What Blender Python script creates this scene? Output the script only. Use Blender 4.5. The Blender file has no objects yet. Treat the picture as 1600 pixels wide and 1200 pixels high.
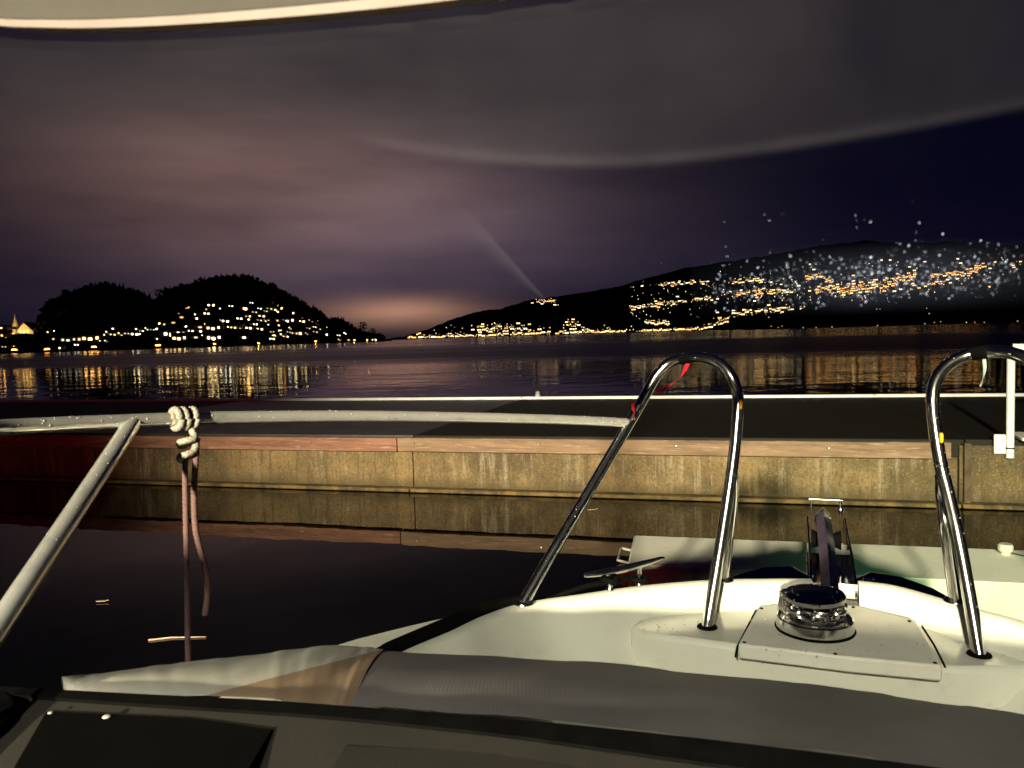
import bpy, bmesh, math, random
from mathutils import Vector, Matrix
random.seed(7)
SC = bpy.context.scene
COL = SC.collection
V = Vector

# ------------------------------------------------------------------ camera
FPX, HCAM = 1200.0, 1.85
ROLL, PITCH = math.radians(1.7), math.atan(75 / 1200)
CF = V((0, math.cos(PITCH), -math.sin(PITCH)))
_R0 = V((1, 0, 0)); _U0 = _R0.cross(CF)
CR = _R0 * math.cos(ROLL) - _U0 * math.sin(ROLL)
CU = _U0 * math.cos(ROLL) + _R0 * math.sin(ROLL)
CP = V((0, 0, HCAM))
cam_d = bpy.data.cameras.new('camera'); cam = bpy.data.objects.new('camera', cam_d); COL.objects.link(cam)
cam_d.sensor_width = 36; cam_d.lens = FPX / 1600 * 36; cam_d.clip_start = 0.02; cam_d.clip_end = 30000
cam.matrix_world = Matrix(((CR.x, CU.x, -CF.x, CP.x), (CR.y, CU.y, -CF.y, CP.y), (CR.z, CU.z, -CF.z, CP.z), (0, 0, 0, 1)))
SC.camera = cam
cam_d.dof.use_dof = True; cam_d.dof.focus_distance = 4.0; cam_d.dof.aperture_fstop = 13.0   # a phone's small lens: only the dash and the pane go soft

def ray(x, y): return CF + CR * ((x - 800) / FPX) - CU * ((y - 600) / FPX)
def at(x, y, t): return CP + ray(x, y) * t
def onz(x, y, z):
    d = ray(x, y); return CP + d * ((z - HCAM) / d.z)
def horizon(x): return 525 - (x - 800) * math.tan(ROLL)

# ------------------------------------------------------------------ world
W = bpy.data.worlds.new('World'); SC.world = W; W.use_nodes = True
nt = W.node_tree; N = nt.nodes; L = nt.links; N.clear()
def wn(t, **k):
    n = N.new(t)
    for a, b in k.items(): setattr(n, a, b)
    return n
def wmath(op, a, b=None):
    n = wn('ShaderNodeMath', operation=op)
    for i, v in enumerate((a, b)):
        if v is None: continue
        if isinstance(v, (int, float)): n.inputs[i].default_value = v
        else: L.new(v, n.inputs[i])
    return n.outputs[0]
tc = wn('ShaderNodeTexCoord')
dirv = tc.outputs['Generated']
def glow(px, py, sx, sz):
    # an elliptical patch of lit cloud about one compass direction: sx, sz in radians
    d = ray(px, py).normalized()
    az = math.atan2(d.x, d.y); el = math.asin(d.z)
    sep = wn('ShaderNodeSeparateXYZ'); L.new(dirv, sep.inputs[0])
    a = wmath('ARCTAN2', sep.outputs[0], sep.outputs[1])
    e = wmath('ARCSINE', sep.outputs[2])
    da = wmath('DIVIDE', wmath('SUBTRACT', a, az), sx)
    de = wmath('DIVIDE', wmath('SUBTRACT', e, el), sz)
    r2 = wmath('ADD', wmath('MULTIPLY', da, da), wmath('MULTIPLY', de, de))
    return wmath('EXPONENT', wmath('MULTIPLY', r2, -1.0))
mp = wn('ShaderNodeMapping'); mp.inputs['Scale'].default_value = (1.0, 1.0, 5.0); L.new(dirv, mp.inputs[0])
nz = wn('ShaderNodeTexNoise'); nz.inputs['Scale'].default_value = 2.2; nz.inputs['Detail'].default_value = 5; nz.inputs['Roughness'].default_value = .5
L.new(mp.outputs[0], nz.inputs['Vector'])
rmp = wn('ShaderNodeMapRange'); rmp.inputs['From Min'].default_value = .3; rmp.inputs['From Max'].default_value = .7
rmp.inputs['To Min'].default_value = .5; rmp.inputs['To Max'].default_value = 1.35; L.new(nz.outputs['Fac'], rmp.inputs[0])
cloud = rmp.outputs[0]
def colscale(c, f):
    n = wn('ShaderNodeMix', data_type='RGBA', blend_type='MULTIPLY'); n.inputs[0].default_value = 1
    n.inputs[6].default_value = (*c, 1)
    L.new(f, n.inputs[7]); return n.outputs[2]
def coladd(a, b):
    n = wn('ShaderNodeMix', data_type='RGBA', blend_type='ADD'); n.inputs[0].default_value = 1
    L.new(a, n.inputs[6]); L.new(b, n.inputs[7]); return n.outputs[2]
base = wn('ShaderNodeRGB'); base.outputs[0].default_value = (.0012, .0012, .0085, 1)
sky = wn('ShaderNodeTexSky', sky_type='NISHITA'); sky.sun_disc = False
sky.sun_elevation = math.radians(-6); sky.sun_rotation = math.radians(200)
skm = wn('ShaderNodeMix', data_type='RGBA', blend_type='MULTIPLY'); skm.inputs[0].default_value = 1
L.new(sky.outputs[0], skm.inputs[6]); skm.inputs[7].default_value = (.05, .05, .05, 1)
acc = coladd(base.outputs[0], skm.outputs[2])
SKY_GLOWS = [  # px, py, spread az, spread el, colour: cloud lit by towns below it
    (390, 290, .23, .085, (.150, .084, .070)),
    (690, 335, .22, .085, (.060, .040, .046)),
    (560, 110, .42, .14, (.032, .026, .024)),
    (625, 489, .095, .018, (.44, .22, .12)),
    (600, 440, .42, .080, (.034, .024, .038)),
]
for (px, py, sx, sz, c) in SKY_GLOWS:
    acc = coladd(acc, colscale(c, wmath('MULTIPLY', glow(px, py, sx, sz), cloud)))
bg = wn('ShaderNodeBackground'); bg.inputs[1].default_value = 1.0; L.new(acc, bg.inputs[0])
wo = wn('ShaderNodeOutputWorld'); L.new(bg.outputs[0], wo.inputs[0])
SC.view_settings.view_transform = 'Standard'; SC.view_settings.look = 'None'
SC.view_settings.exposure = 0; SC.view_settings.gamma = 1
SC.cycles.use_denoising = True
SC.cycles.max_bounces = 8; SC.cycles.transparent_max_bounces = 12
SC.cycles.sample_clamp_indirect = 6.0; SC.cycles.caustics_reflective = False; SC.cycles.caustics_refractive = False

# ------------------------------------------------------------------ lamps (bodies are built further down)
BF = V((.342, .940, 0)); BR = V((.940, -.342, 0))      # the boat's ahead and starboard
FLOOD = V((.744, 1.924, 1.21)) - BF * 34 + V((0, 0, .250 * 34))
DECK_LAMP = V((.5, 1.5, 1.1)) - BF * 7.5 + V((0, 0, 4.0))
PORT_LAMP = V((0, 0, 1.34)) - BR * 1.31 + BF * .25
STAR_LAMP = V((0, 0, 1.34)) + BR * 1.31 + BF * .25
def spot(name, loc, target, energy, col, size, blend, rad):
    d = bpy.data.lights.new(name, 'SPOT'); d.energy = energy; d.color = col; d.spot_size = math.radians(size); d.spot_blend = blend
    d.shadow_soft_size = rad
    o = bpy.data.objects.new(name, d); COL.objects.link(o); o.location = loc
    o.rotation_euler = (V(target) - V(loc)).to_track_quat('-Z', 'Y').to_euler()
    return o
flood_l = spot('floodlight_beam', FLOOD, V((1.5, 9.6, .5)), 175000, (1.0, .88, .62), 20, 1.0, .5)
deck_l = spot('deck_light_beam', DECK_LAMP, DECK_LAMP + BF * 5.93 + BR * .10 - V((0, 0, 4.0)), 4200, (1.0, .955, .77), 21, .25, .10)
port_l = spot('port_light_beam', PORT_LAMP, V((-5.2, 9.5, .5)), 400, (1.0, .06, .06), 112, .75, .03)
star_l = spot('starboard_light_beam', STAR_LAMP, V((7.0, 6.5, .4)), 600, (.25, 1.0, .35), 84, .8, .03)

# ------------------------------------------------------------------ materials
def mat(name, col, rough=.6, metal=0, noise=None, bump=None, spec=None, emit=None, coat=0, scale=(1, 1, 1), ior=None, trans=0, sheen=0, coord='Object'):
    """noise=(scale, colour2, lo, hi[, detail]) mixes a second colour; bump=(scale, strength, distance)"""
    m = bpy.data.materials.new(name); m.use_nodes = True
    t = m.node_tree; b = t.nodes['Principled BSDF']
    b.inputs['Base Color'].default_value = (*col, 1); b.inputs['Roughness'].default_value = rough; b.inputs['Metallic'].default_value = metal
    if spec is not None: b.inputs['Specular IOR Level'].default_value = spec
    if coat: b.inputs['Coat Weight'].default_value = coat; b.inputs['Coat Roughness'].default_value = .08
    if ior: b.inputs['IOR'].default_value = ior
    if trans: b.inputs['Transmission Weight'].default_value = trans
    if emit: b.inputs['Emission Color'].default_value = (*emit[0], 1); b.inputs['Emission Strength'].default_value = emit[1]
    if noise or bump:
        c = t.nodes.new('ShaderNodeTexCoord'); mpn = t.nodes.new('ShaderNodeMapping'); mpn.inputs['Scale'].default_value = scale
        t.links.new(c.outputs[coord], mpn.inputs[0])
    prev = None
    if noise:
        for ns in (noise if isinstance(noise, list) else [noise]):
            n = t.nodes.new('ShaderNodeTexNoise'); n.inputs['Scale'].default_value = ns[0]; n.inputs['Detail'].default_value = ns[4] if len(ns) > 4 else 6
            n.inputs['Roughness'].default_value = .62
            t.links.new(mpn.outputs[0], n.inputs['Vector'])
            r = t.nodes.new('ShaderNodeMapRange'); r.inputs['From Min'].default_value = ns[2]; r.inputs['From Max'].default_value = ns[3]
            t.links.new(n.outputs['Fac'], r.inputs[0])
            mx = t.nodes.new('ShaderNodeMix'); mx.data_type = 'RGBA'
            t.links.new(r.outputs[0], mx.inputs[0])
            if prev is None: mx.inputs[6].default_value = (*col, 1)
            else: t.links.new(prev, mx.inputs[6])
            mx.inputs[7].default_value = (*ns[1], 1); prev = mx.outputs[2]
        t.links.new(prev, b.inputs['Base Color'])
    if bump:
        n = t.nodes.new('ShaderNodeTexNoise'); n.inputs['Scale'].default_value = bump[0]; n.inputs['Detail'].default_value = 4
        t.links.new(mpn.outputs[0], n.inputs['Vector'])
        bp = t.nodes.new('ShaderNodeBump'); bp.inputs['Strength'].default_value = bump[1]; bp.inputs['Distance'].default_value = bump[2]
        t.links.new(n.outputs['Fac'], bp.inputs['Height']); t.links.new(bp.outputs[0], b.inputs['Normal'])
    return m
M = {}
M['gelcoat'] = mat('gelcoat', (.66, .65, .55), .22, coat=.7, noise=[(2.2, (.60, .585, .49), .4, .7), (14, (.56, .54, .45), .58, .74), (120, (.50, .48, .40), .64, .72)], bump=(260, .05, .002))
M['gelcoat_matt'] = mat('gelcoat_nonslip', (.64, .61, .52), .55, noise=[(8, (.56, .53, .45), .4, .7)], bump=(420, .35, .002))
M['hullwhite'] = mat('hull_white', (.78, .74, .60), .25, coat=.4, noise=(5, (.70, .66, .54), .4, .7))
M['chrome'] = mat('stainless_steel', (.74, .74, .70), .16, 1, noise=(40, (.45, .45, .44), .5, .8), bump=(30, .06, .002))
M['rail'] = mat('bright_rail_steel', (.96, .95, .88), .10, .74, noise=(40, (.62, .62, .58), .5, .8), bump=(30, .06, .002))  # pale diffuse share added to imitate bright reflections on the steel
M['chrome_dark'] = mat('stainless_polished', (.42, .42, .43), .06, 1, bump=(18, .12, .004))
M['rubber'] = mat('black_rubber', (.0022, .0022, .0022), .85, noise=(30, (.004, .004, .0036), .4, .7), spec=.03)
M['black_well'] = mat('black_recess', (.006, .006, .006), .85, noise=(12, (.010, .010, .010), .4, .7), spec=.1)
M['dash'] = mat('dashboard_vinyl', (.026, .024, .0195), .7, spec=.2, noise=(6, (.018, .017, .0145), .35, .7), bump=(300, .3, .001))
M['dashdark'] = mat('dashboard_dark', (.003, .0028, .002), .85, spec=.04, noise=(9, (.002, .002, .0015), .4, .7), bump=(300, .3, .001))
M['roof'] = mat('roof_liner', (.115, .106, .09), .7, noise=(5, (.095, .088, .075), .4, .7))
M['rooflip'] = mat('roof_lip_trim', (.25, .195, .168), .6, noise=(20, (.20, .16, .14), .4, .7))
M['rope'] = mat('rope_pale', (.40, .38, .31), .85, noise=(160, (.27, .25, .21), .45, .7))
M['rope_tail'] = mat('rope_red_lit', (.17, .085, .085), .85, noise=(160, (.12, .055, .058), .45, .7))  # tails tinted dark red in place of the port light's glow
M['rope_groove'] = mat('rope_groove_shade', (.16, .13, .10), .9, noise=(160, (.11, .09, .07), .45, .7))
M['red'] = mat('red_ribbon', (.80, .015, .03), .45, noise=(60, (.62, .01, .02), .4, .7))
M['pale'] = mat('pale_ribbon', (.42, .55, .50), .5, noise=(60, (.32, .44, .40), .4, .7))
M['amber'] = mat('amber_lamp_glint', (.95, .42, .01), .2, noise=(60, (.85, .30, .01), .4, .7))
M['white_paint'] = mat('white_paint', (.80, .80, .78), .45, noise=(4, (.66, .66, .64), .45, .75))
M['galv'] = mat('galvanised_grey', (.42, .43, .40), .55, noise=(14, (.33, .34, .31), .4, .7))
M['orange'] = mat('orange_roller', (.72, .30, .08), .5, noise=(12, (.60, .24, .06), .4, .7))
M['rust'] = mat('rusty_steel', (.105, .072, .032), .8, noise=(9, (.05, .03, .015), .4, .7), bump=(40, .5, .01))
M['bolt'] = mat('steel_bolt', (.55, .50, .42), .35, .8, noise=(60, (.4, .36, .3), .4, .7))
M['concrete'] = None
M['concrete_foot'] = mat('algae_ledge', (.16, .105, .030), .8, noise=[(5, (.05, .036, .012), .42, .60), (60, (.46, .33, .11), .62, .75)], bump=(60, .6, .01))
M['dock_top'] = mat('wet_dock_surface', (.016, .014, .010), .6, spec=.15, noise=[(2.0, (.014, .012, .009), .4, .7), (70, (.045, .038, .030), .6, .8)], bump=(90, .5, .006))
M['dock_top2'] = mat('wet_dock_surface_pale', (.050, .044, .045), .42, noise=[(2.4, (.024, .021, .020), .4, .7), (70, (.09, .08, .075), .6, .8)], bump=(90, .5, .006))  # one slab paler and greyer than the rest
M['timber'] = mat('weathered_timber', (.27, .13, .080), .8, noise=[(2.2, (.12, .055, .035), .42, .66), (9, (.42, .28, .20), .56, .72), (30, (.09, .05, .035), .60, .72)], bump=(30, .5, .006), scale=(.5, .5, 6))
M['timber2'] = mat('weathered_timber_grey', (.26, .165, .098), .8, noise=[(2.2, (.13, .085, .05), .42, .66), (9, (.38, .29, .20), .56, .72), (30, (.09, .06, .04), .60, .72)], bump=(30, .5, .006), scale=(.5, .5, 6))
M['finger_top_lit'] = mat('grey_float_top_lit', (.80, .79, .68), .7, noise=[(2.2, (.70, .70, .60), .4, .7), (14, (.62, .60, .50), .6, .78)], bump=(60, .3, .006))  # top coloured paler to stand in for stronger light on it
M['finger'] = mat('grey_concrete_float', (.50, .49, .40), .75, noise=[(2.2, (.40, .40, .33), .4, .7), (11, (.58, .54, .40), .6, .78)], bump=(60, .3, .006))
M['leaf'] = mat('dry_leaf', (.62, .50, .34), .6, noise=(30, (.45, .34, .2), .4, .7))
M['hill'] = mat('dark_woodland', (.022, .024, .016), 1, noise=(.02, (.012, .014, .010), .4, .7), spec=0)
M['mountain'] = mat('mountain_slope', (.030, .030, .030), 1, noise=[(.0022, (.055, .055, .058), .5, .72, 4), (.006, (.014, .016, .015), .48, .6, 6)], spec=0)
M['headland'] = mat('headland_wood', (.010, .011, .008), 1, noise=(.02, (.006, .007, .005), .4, .7), spec=0)
M['foliage'] = mat('night_foliage', (.030, .036, .018), 1, noise=(.3, (.018, .022, .012), .4, .7), spec=0)
M['trunk'] = mat('tree_bark', (.05, .04, .03), .9, noise=(1, (.03, .025, .02), .4, .7))
M['plaster'] = mat('house_plaster', (.30, .27, .22), .9, noise=(.6, (.22, .20, .16), .4, .7))
M['tile'] = mat('roof_tile', (.06, .035, .025), .9, noise=(1.2, (.04, .025, .02), .4, .7))
M['church'] = mat('church_plaster', (.62, .52, .34), .9, noise=(.4, (.52, .42, .26), .4, .7))
M['pole'] = mat('painted_steel_pole', (.06, .06, .055), .5, .3, noise=(8, (.04, .04, .04), .4, .7))
M['fabric'] = None
WINC = [(1.0, .66, .26), (1.0, .76, .42), (1.0, .50, .13), (1.0, .86, .62), (1.0, .40, .09)]
for i, c in enumerate(WINC):
    M['win%d' % i] = mat('lit_window_%d' % i, (.5, .45, .35), .4, emit=(c, 5.5), noise=(2, (.4, .36, .28), .4, .7))
    M['win%db' % i] = mat('lit_window_bright_%d' % i, (.5, .45, .35), .4, emit=(c, 16.0), noise=(2, (.4, .36, .28), .4, .7))
    M['win%dd' % i] = mat('lit_window_dim_%d' % i, (.5, .45, .35), .4, emit=(c, 1.6), noise=(2, (.4, .36, .28), .4, .7))
    M['far%d' % i] = mat('far_lit_front_%d' % i, (.5, .45, .35), .4, emit=(c, 3.2), noise=(.1, (.4, .36, .28), .4, .7))
M['sodium'] = mat('sodium_lamp_glass', (.9, .6, .3), .3, emit=((1.0, .38, .06), 14), noise=(3, (.8, .5, .2), .4, .7))
M['sodium_big'] = mat('bright_lamp_glass', (.9, .6, .3), .3, emit=((1.0, .46, .09), 12), noise=(3, (.8, .5, .2), .4, .7))
M['port_glass'] = mat('red_lens', (.6, .02, .02), .2, emit=((1, .03, .02), 6), noise=(20, (.5, .02, .02), .4, .7))
M['star_glass'] = mat('green_lens', (.02, .6, .1), .2, emit=((.05, 1, .2), 6), noise=(20, (.02, .5, .1), .4, .7))
M['flood_glass'] = mat('floodlight_lens', (.9, .9, .8), .2, emit=((1, .9, .66), 40), noise=(10, (.8, .8, .7), .4, .7))

def concrete_mat():
    m = bpy.data.materials.new('stained_concrete'); m.use_nodes = True; t = m.node_tree; b = t.nodes['Principled BSDF']; nd = t.nodes.new; lk = t.links.new
    b.inputs['Roughness'].default_value = .85
    c = nd('ShaderNodeTexCoord')
    def nz_(sc, scale, det=8, ro=.65):
        mp_ = nd('ShaderNodeMapping'); mp_.inputs['Scale'].default_value = sc; lk(c.outputs['Object'], mp_.inputs[0])
        n_ = nd('ShaderNodeTexNoise'); n_.inputs['Scale'].default_value = scale; n_.inputs['Detail'].default_value = det; n_.inputs['Roughness'].default_value = ro; lk(mp_.outputs[0], n_.inputs['Vector']); return n_.outputs['Fac']
    def mr(v, a, b_, lo=0, hi=1):
        n_ = nd('ShaderNodeMapRange'); lk(v, n_.inputs[0]); n_.inputs['From Min'].default_value = a; n_.inputs['From Max'].default_value = b_; n_.inputs['To Min'].default_value = lo; n_.inputs['To Max'].default_value = hi; return n_.outputs[0]
    def mixc(f, a, col):
        n_ = nd('ShaderNodeMix'); n_.data_type = 'RGBA'; lk(f, n_.inputs[0])
        if isinstance(a, tuple): n_.inputs[6].default_value = (*a, 1)
        else: lk(a, n_.inputs[6])
        n_.inputs[7].default_value = (*col, 1); return n_.outputs[2]
    col = mixc(mr(nz_((1, 1, 1), 1.1), .40, .60), (.225, .155, .064), (.075, .055, .022))        # broad damp blotches
    mk = nd('ShaderNodeMath'); mk.operation = 'MULTIPLY'; lk(mr(nz_((1, 1, .09), 10.0, 7, .7), .50, .66, 0, .85), mk.inputs[0]); lk(mr(nz_((.6, .6, .6), 1.3, 3), .44, .58), mk.inputs[1])
    col = mixc(mk.outputs[0], col, (.36, .30, .20))            # pale lime runs
    col = mixc(mr(nz_((1, 1, .10), 15.0, 6), .54, .70, 0, .8), col, (.050, .038, .020))          # dark runs
    col = mixc(mr(nz_((1, 1, 1), 30.0, 6, .8), .47, .62, 0, .62), col, (.060, .044, .022))      # grit
    col = mixc(mr(nz_((1, 1, 1), 42.0, 5, .75), .56, .66, 0, .62), col, (.38, .30, .18))
    sp = nd('ShaderNodeSeparateXYZ'); lk(c.outputs['Object'], sp.inputs[0])
    ad = nd('ShaderNodeMath'); ad.operation = 'MULTIPLY_ADD'; lk(nz_((1, 1, .3), 5.0, 6), ad.inputs[0]); ad.inputs[1].default_value = .22; lk(sp.outputs[2], ad.inputs[2])
    col = mixc(mr(ad.outputs[0], .30, .17, 0, .75), col, (.060, .044, .018))                     # tide stain with a ragged edge
    lk(col, b.inputs['Base Color'])
    bp = nd('ShaderNodeBump'); bp.inputs['Strength'].default_value = .9; bp.inputs['Distance'].default_value = .012; lk(nz_((1, 1, .5), 50.0), bp.inputs['Height']); lk(bp.outputs[0], b.inputs['Normal'])
    return m
M['concrete'] = concrete_mat()
def fabric_mat(name, c1, c2):
    m = bpy.data.materials.new(name); m.use_nodes = True; t = m.node_tree; b = t.nodes['Principled BSDF']
    b.inputs['Roughness'].default_value = .62; b.inputs['Specular IOR Level'].default_value = .35
    c = t.nodes.new('ShaderNodeTexCoord')
    vo = t.nodes.new('ShaderNodeTexVoronoi'); vo.inputs['Scale'].default_value = 210; vo.inputs['Randomness'].default_value = .12
    t.links.new(c.outputs['UV'], vo.inputs['Vector'])
    n = t.nodes.new('ShaderNodeTexNoise'); n.inputs['Scale'].default_value = 7; n.inputs['Detail'].default_value = 6; t.links.new(c.outputs['Object'], n.inputs['Vector'])
    mx = t.nodes.new('ShaderNodeMix'); mx.data_type = 'RGBA'; mx.inputs[6].default_value = (*c1, 1); mx.inputs[7].default_value = (*c2, 1)
    r = t.nodes.new('ShaderNodeMapRange'); r.inputs['From Min'].default_value = .4; r.inputs['From Max'].default_value = .7; t.links.new(n.outputs['Fac'], r.inputs[0]); t.links.new(r.outputs[0], mx.inputs[0])
    r2 = t.nodes.new('ShaderNodeMapRange'); r2.inputs['From Min'].default_value = .1; r2.inputs['From Max'].default_value = .55; r2.inputs['To Min'].default_value = 1; r2.inputs['To Max'].default_value = .86
    t.links.new(vo.outputs['Distance'], r2.inputs[0])
    m2 = t.nodes.new('ShaderNodeMix'); m2.data_type = 'RGBA'; m2.blend_type = 'MULTIPLY'; m2.inputs[0].default_value = 1
    t.links.new(mx.outputs[2], m2.inputs[6]); t.links.new(r2.outputs[0], m2.inputs[7]); t.links.new(m2.outputs[2], b.inputs['Base Color'])
    bp = t.nodes.new('ShaderNodeBump'); bp.inputs['Strength'].default_value = .28; bp.inputs['Distance'].default_value = .001; bp.invert = True
    t.links.new(vo.outputs['Distance'], bp.inputs['Height']); t.links.new(bp.outputs[0], b.inputs['Normal'])
    return m
M['fabric'] = fabric_mat('woven_cover', (.64, .60, .50), (.52, .49, .42))
M['fabric_shaded'] = fabric_mat('woven_cover_shaded', (.22, .20, .195), (.17, .158, .157))  # darker copy of the cover cloth, shade put into its colour

M['shaded_fold'] = fabric_mat('tan_shaded_fold', (.40, .28, .18), (.32, .22, .14))  # darker tan imitates the shade inside the fold
def glass_mat():
    m = bpy.data.materials.new('windscreen_glass'); m.use_nodes = True; t = m.node_tree; t.nodes.clear()
    tr = t.nodes.new('ShaderNodeBsdfTransparent'); tr.inputs[0].default_value = (.97, .98, .97, 1)
    gl = t.nodes.new('ShaderNodeBsdfGlossy'); gl.inputs['Roughness'].default_value = .03; gl.inputs[0].default_value = (1, 1, 1, 1)
    lw_ = t.nodes.new('ShaderNodeLayerWeight'); lw_.inputs['Blend'].default_value = .5
    fr = t.nodes.new('ShaderNodeMapRange'); t.links.new(lw_.outputs['Facing'], fr.inputs[0]); fr.inputs['From Min'].default_value = .3; fr.inputs['To Min'].default_value = .002; fr.inputs['To Max'].default_value = .008
    c = t.nodes.new('ShaderNodeTexCoord'); n = t.nodes.new('ShaderNodeTexNoise'); n.inputs['Scale'].default_value = 3; t.links.new(c.outputs['Object'], n.inputs['Vector'])
    mm = t.nodes.new('ShaderNodeMath'); mm.operation = 'MULTIPLY_ADD'; t.links.new(n.outputs['Fac'], mm.inputs[0]); mm.inputs[1].default_value = .04; mm.inputs[2].default_value = .01
    t.links.new(mm.outputs[0], gl.inputs['Roughness'])
    mx = t.nodes.new('ShaderNodeMixShader'); t.links.new(fr.outputs[0], mx.inputs[0]); t.links.new(tr.outputs[0], mx.inputs[1]); t.links.new(gl.outputs[0], mx.inputs[2])
    o = t.nodes.new('ShaderNodeOutputMaterial'); t.links.new(mx.outputs[0], o.inputs[0])
    return m
M['glass'] = glass_mat()
def film_mat(name='glare_veil_film', col=(.74, .70, .80)):
    m = bpy.data.materials.new(name); m.use_nodes = True; t = m.node_tree; t.nodes.clear()
    tr = t.nodes.new('ShaderNodeBsdfTransparent'); df = t.nodes.new('ShaderNodeBsdfDiffuse'); df.inputs[0].default_value = (*col, 1)
    a = t.nodes.new('ShaderNodeAttribute'); a.attribute_name = 'film'
    c = t.nodes.new('ShaderNodeTexCoord'); n = t.nodes.new('ShaderNodeTexNoise'); n.inputs['Scale'].default_value = 9; n.inputs['Detail'].default_value = 5; t.links.new(c.outputs['Object'], n.inputs['Vector'])
    r = t.nodes.new('ShaderNodeMapRange'); t.links.new(n.outputs['Fac'], r.inputs[0]); r.inputs['From Min'].default_value = .3; r.inputs['From Max'].default_value = .7; r.inputs['To Min'].default_value = .0075; r.inputs['To Max'].default_value = .0185
    k = t.nodes.new('ShaderNodeMath'); k.operation = 'MULTIPLY'; t.links.new(a.outputs['Fac'], k.inputs[0]); t.links.new(r.outputs[0], k.inputs[1])
    mx = t.nodes.new('ShaderNodeMixShader'); t.links.new(k.outputs[0], mx.inputs[0]); t.links.new(tr.outputs[0], mx.inputs[1]); t.links.new(df.outputs[0], mx.inputs[2])
    o = t.nodes.new('ShaderNodeOutputMaterial'); t.links.new(mx.outputs[0], o.inputs[0]); return m
M['film'] = film_mat(); M['film_blue'] = film_mat('blue_haze_film', (.42, .50, .86))
M['droplet'] = mat('dried_spray', (.46, .53, .76), .6, noise=(400, (.15, .18, .28), .4, .7))
M['waterdrop'] = mat('water_drop', (.55, .54, .48), .05, noise=(200, (.24, .24, .23), .4, .7), coat=1)

def water_mat():
    m = bpy.data.materials.new('lake_water'); m.use_nodes = True; t = m.node_tree; b = t.nodes['Principled BSDF']
    nd = t.nodes.new; lk = t.links.new
    b.inputs['Base Color'].default_value = (.0015, .0018, .0015, 1); b.inputs['IOR'].default_value = 1.333
    c = nd('ShaderNodeTexCoord')
    def noise(scale, sc, det=3):
        mp_ = nd('ShaderNodeMapping'); mp_.inputs['Scale'].default_value = sc; lk(c.outputs['Object'], mp_.inputs[0])
        n_ = nd('ShaderNodeTexNoise'); n_.inputs['Scale'].default_value = scale; n_.inputs['Detail'].default_value = det; lk(mp_.outputs[0], n_.inputs['Vector']); return n_.outputs['Fac']
    def mth(op, a, b_=None, c_=None):
        n_ = nd('ShaderNodeMath'); n_.operation = op
        for i, v in enumerate((a, b_, c_)):
            if v is None: continue
            if isinstance(v, (int, float)): n_.inputs[i].default_value = v
            else: lk(v, n_.inputs[i])
        return n_.outputs[0]
    # sheltered (calm) inside the breakwater, ruffled in patches on the open lake
    sp = nd('ShaderNodeSeparateXYZ'); lk(c.outputs['Object'], sp.inputs[0])
    off = mth('ADD', mth('MULTIPLY', sp.outputs[0], .2758), mth('MULTIPLY', sp.outputs[1], .9612))
    rm = nd('ShaderNodeMapRange'); lk(off, rm.inputs[0]); rm.inputs['From Min'].default_value = 9.5; rm.inputs['From Max'].default_value = 14.0
    offn = mth('ADD', off, mth('MULTIPLY', mth('SUBTRACT', noise(.03, (.25, 1, 1), 3), .5), 40.0))
    lakef = rm.outputs[0]
    w1 = noise(1.1, (1, 1, 1), 3); w2 = noise(.16, (.6, 1.4, 1), 3)
    h = mth('ADD', mth('MULTIPLY', w1, mth('MULTIPLY_ADD', lakef, .010, .0022)), mth('MULTIPLY', w2, mth('MULTIPLY', lakef, .05)))
    bp = nd('ShaderNodeBump'); bp.inputs['Strength'].default_value = 1.0; bp.inputs['Distance'].default_value = 1.0
    lk(h, bp.inputs['Height']); lk(bp.outputs[0], b.inputs['Normal'])
    patch = noise(.02, (.35, 1.0, 1), 2)
    pr = nd('ShaderNodeMapRange'); lk(patch, pr.inputs[0]); pr.inputs['From Min'].default_value = .45; pr.inputs['From Max'].default_value = .6; pr.inputs['To Min'].default_value = .03; pr.inputs['To Max'].default_value = .09
    ru = nd('ShaderNodeMapRange'); lk(offn, ru.inputs[0]); ru.inputs['From Min'].default_value = 52; ru.inputs['From Max'].default_value = 66
    rd = nd('ShaderNodeMapRange'); lk(offn, rd.inputs[0]); rd.inputs['From Min'].default_value = 125; rd.inputs['From Max'].default_value = 190; rd.inputs['To Min'].default_value = 1; rd.inputs['To Max'].default_value = .25
    ruf = mth('MULTIPLY', ru.outputs[0], rd.outputs[0])
    ro = mth('MULTIPLY_ADD', lakef, mth('ADD', pr.outputs[0], mth('MULTIPLY', ruf, .26)), .015)
    lk(ro, b.inputs['Roughness'])
    return m
M['water'] = water_mat()

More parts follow.
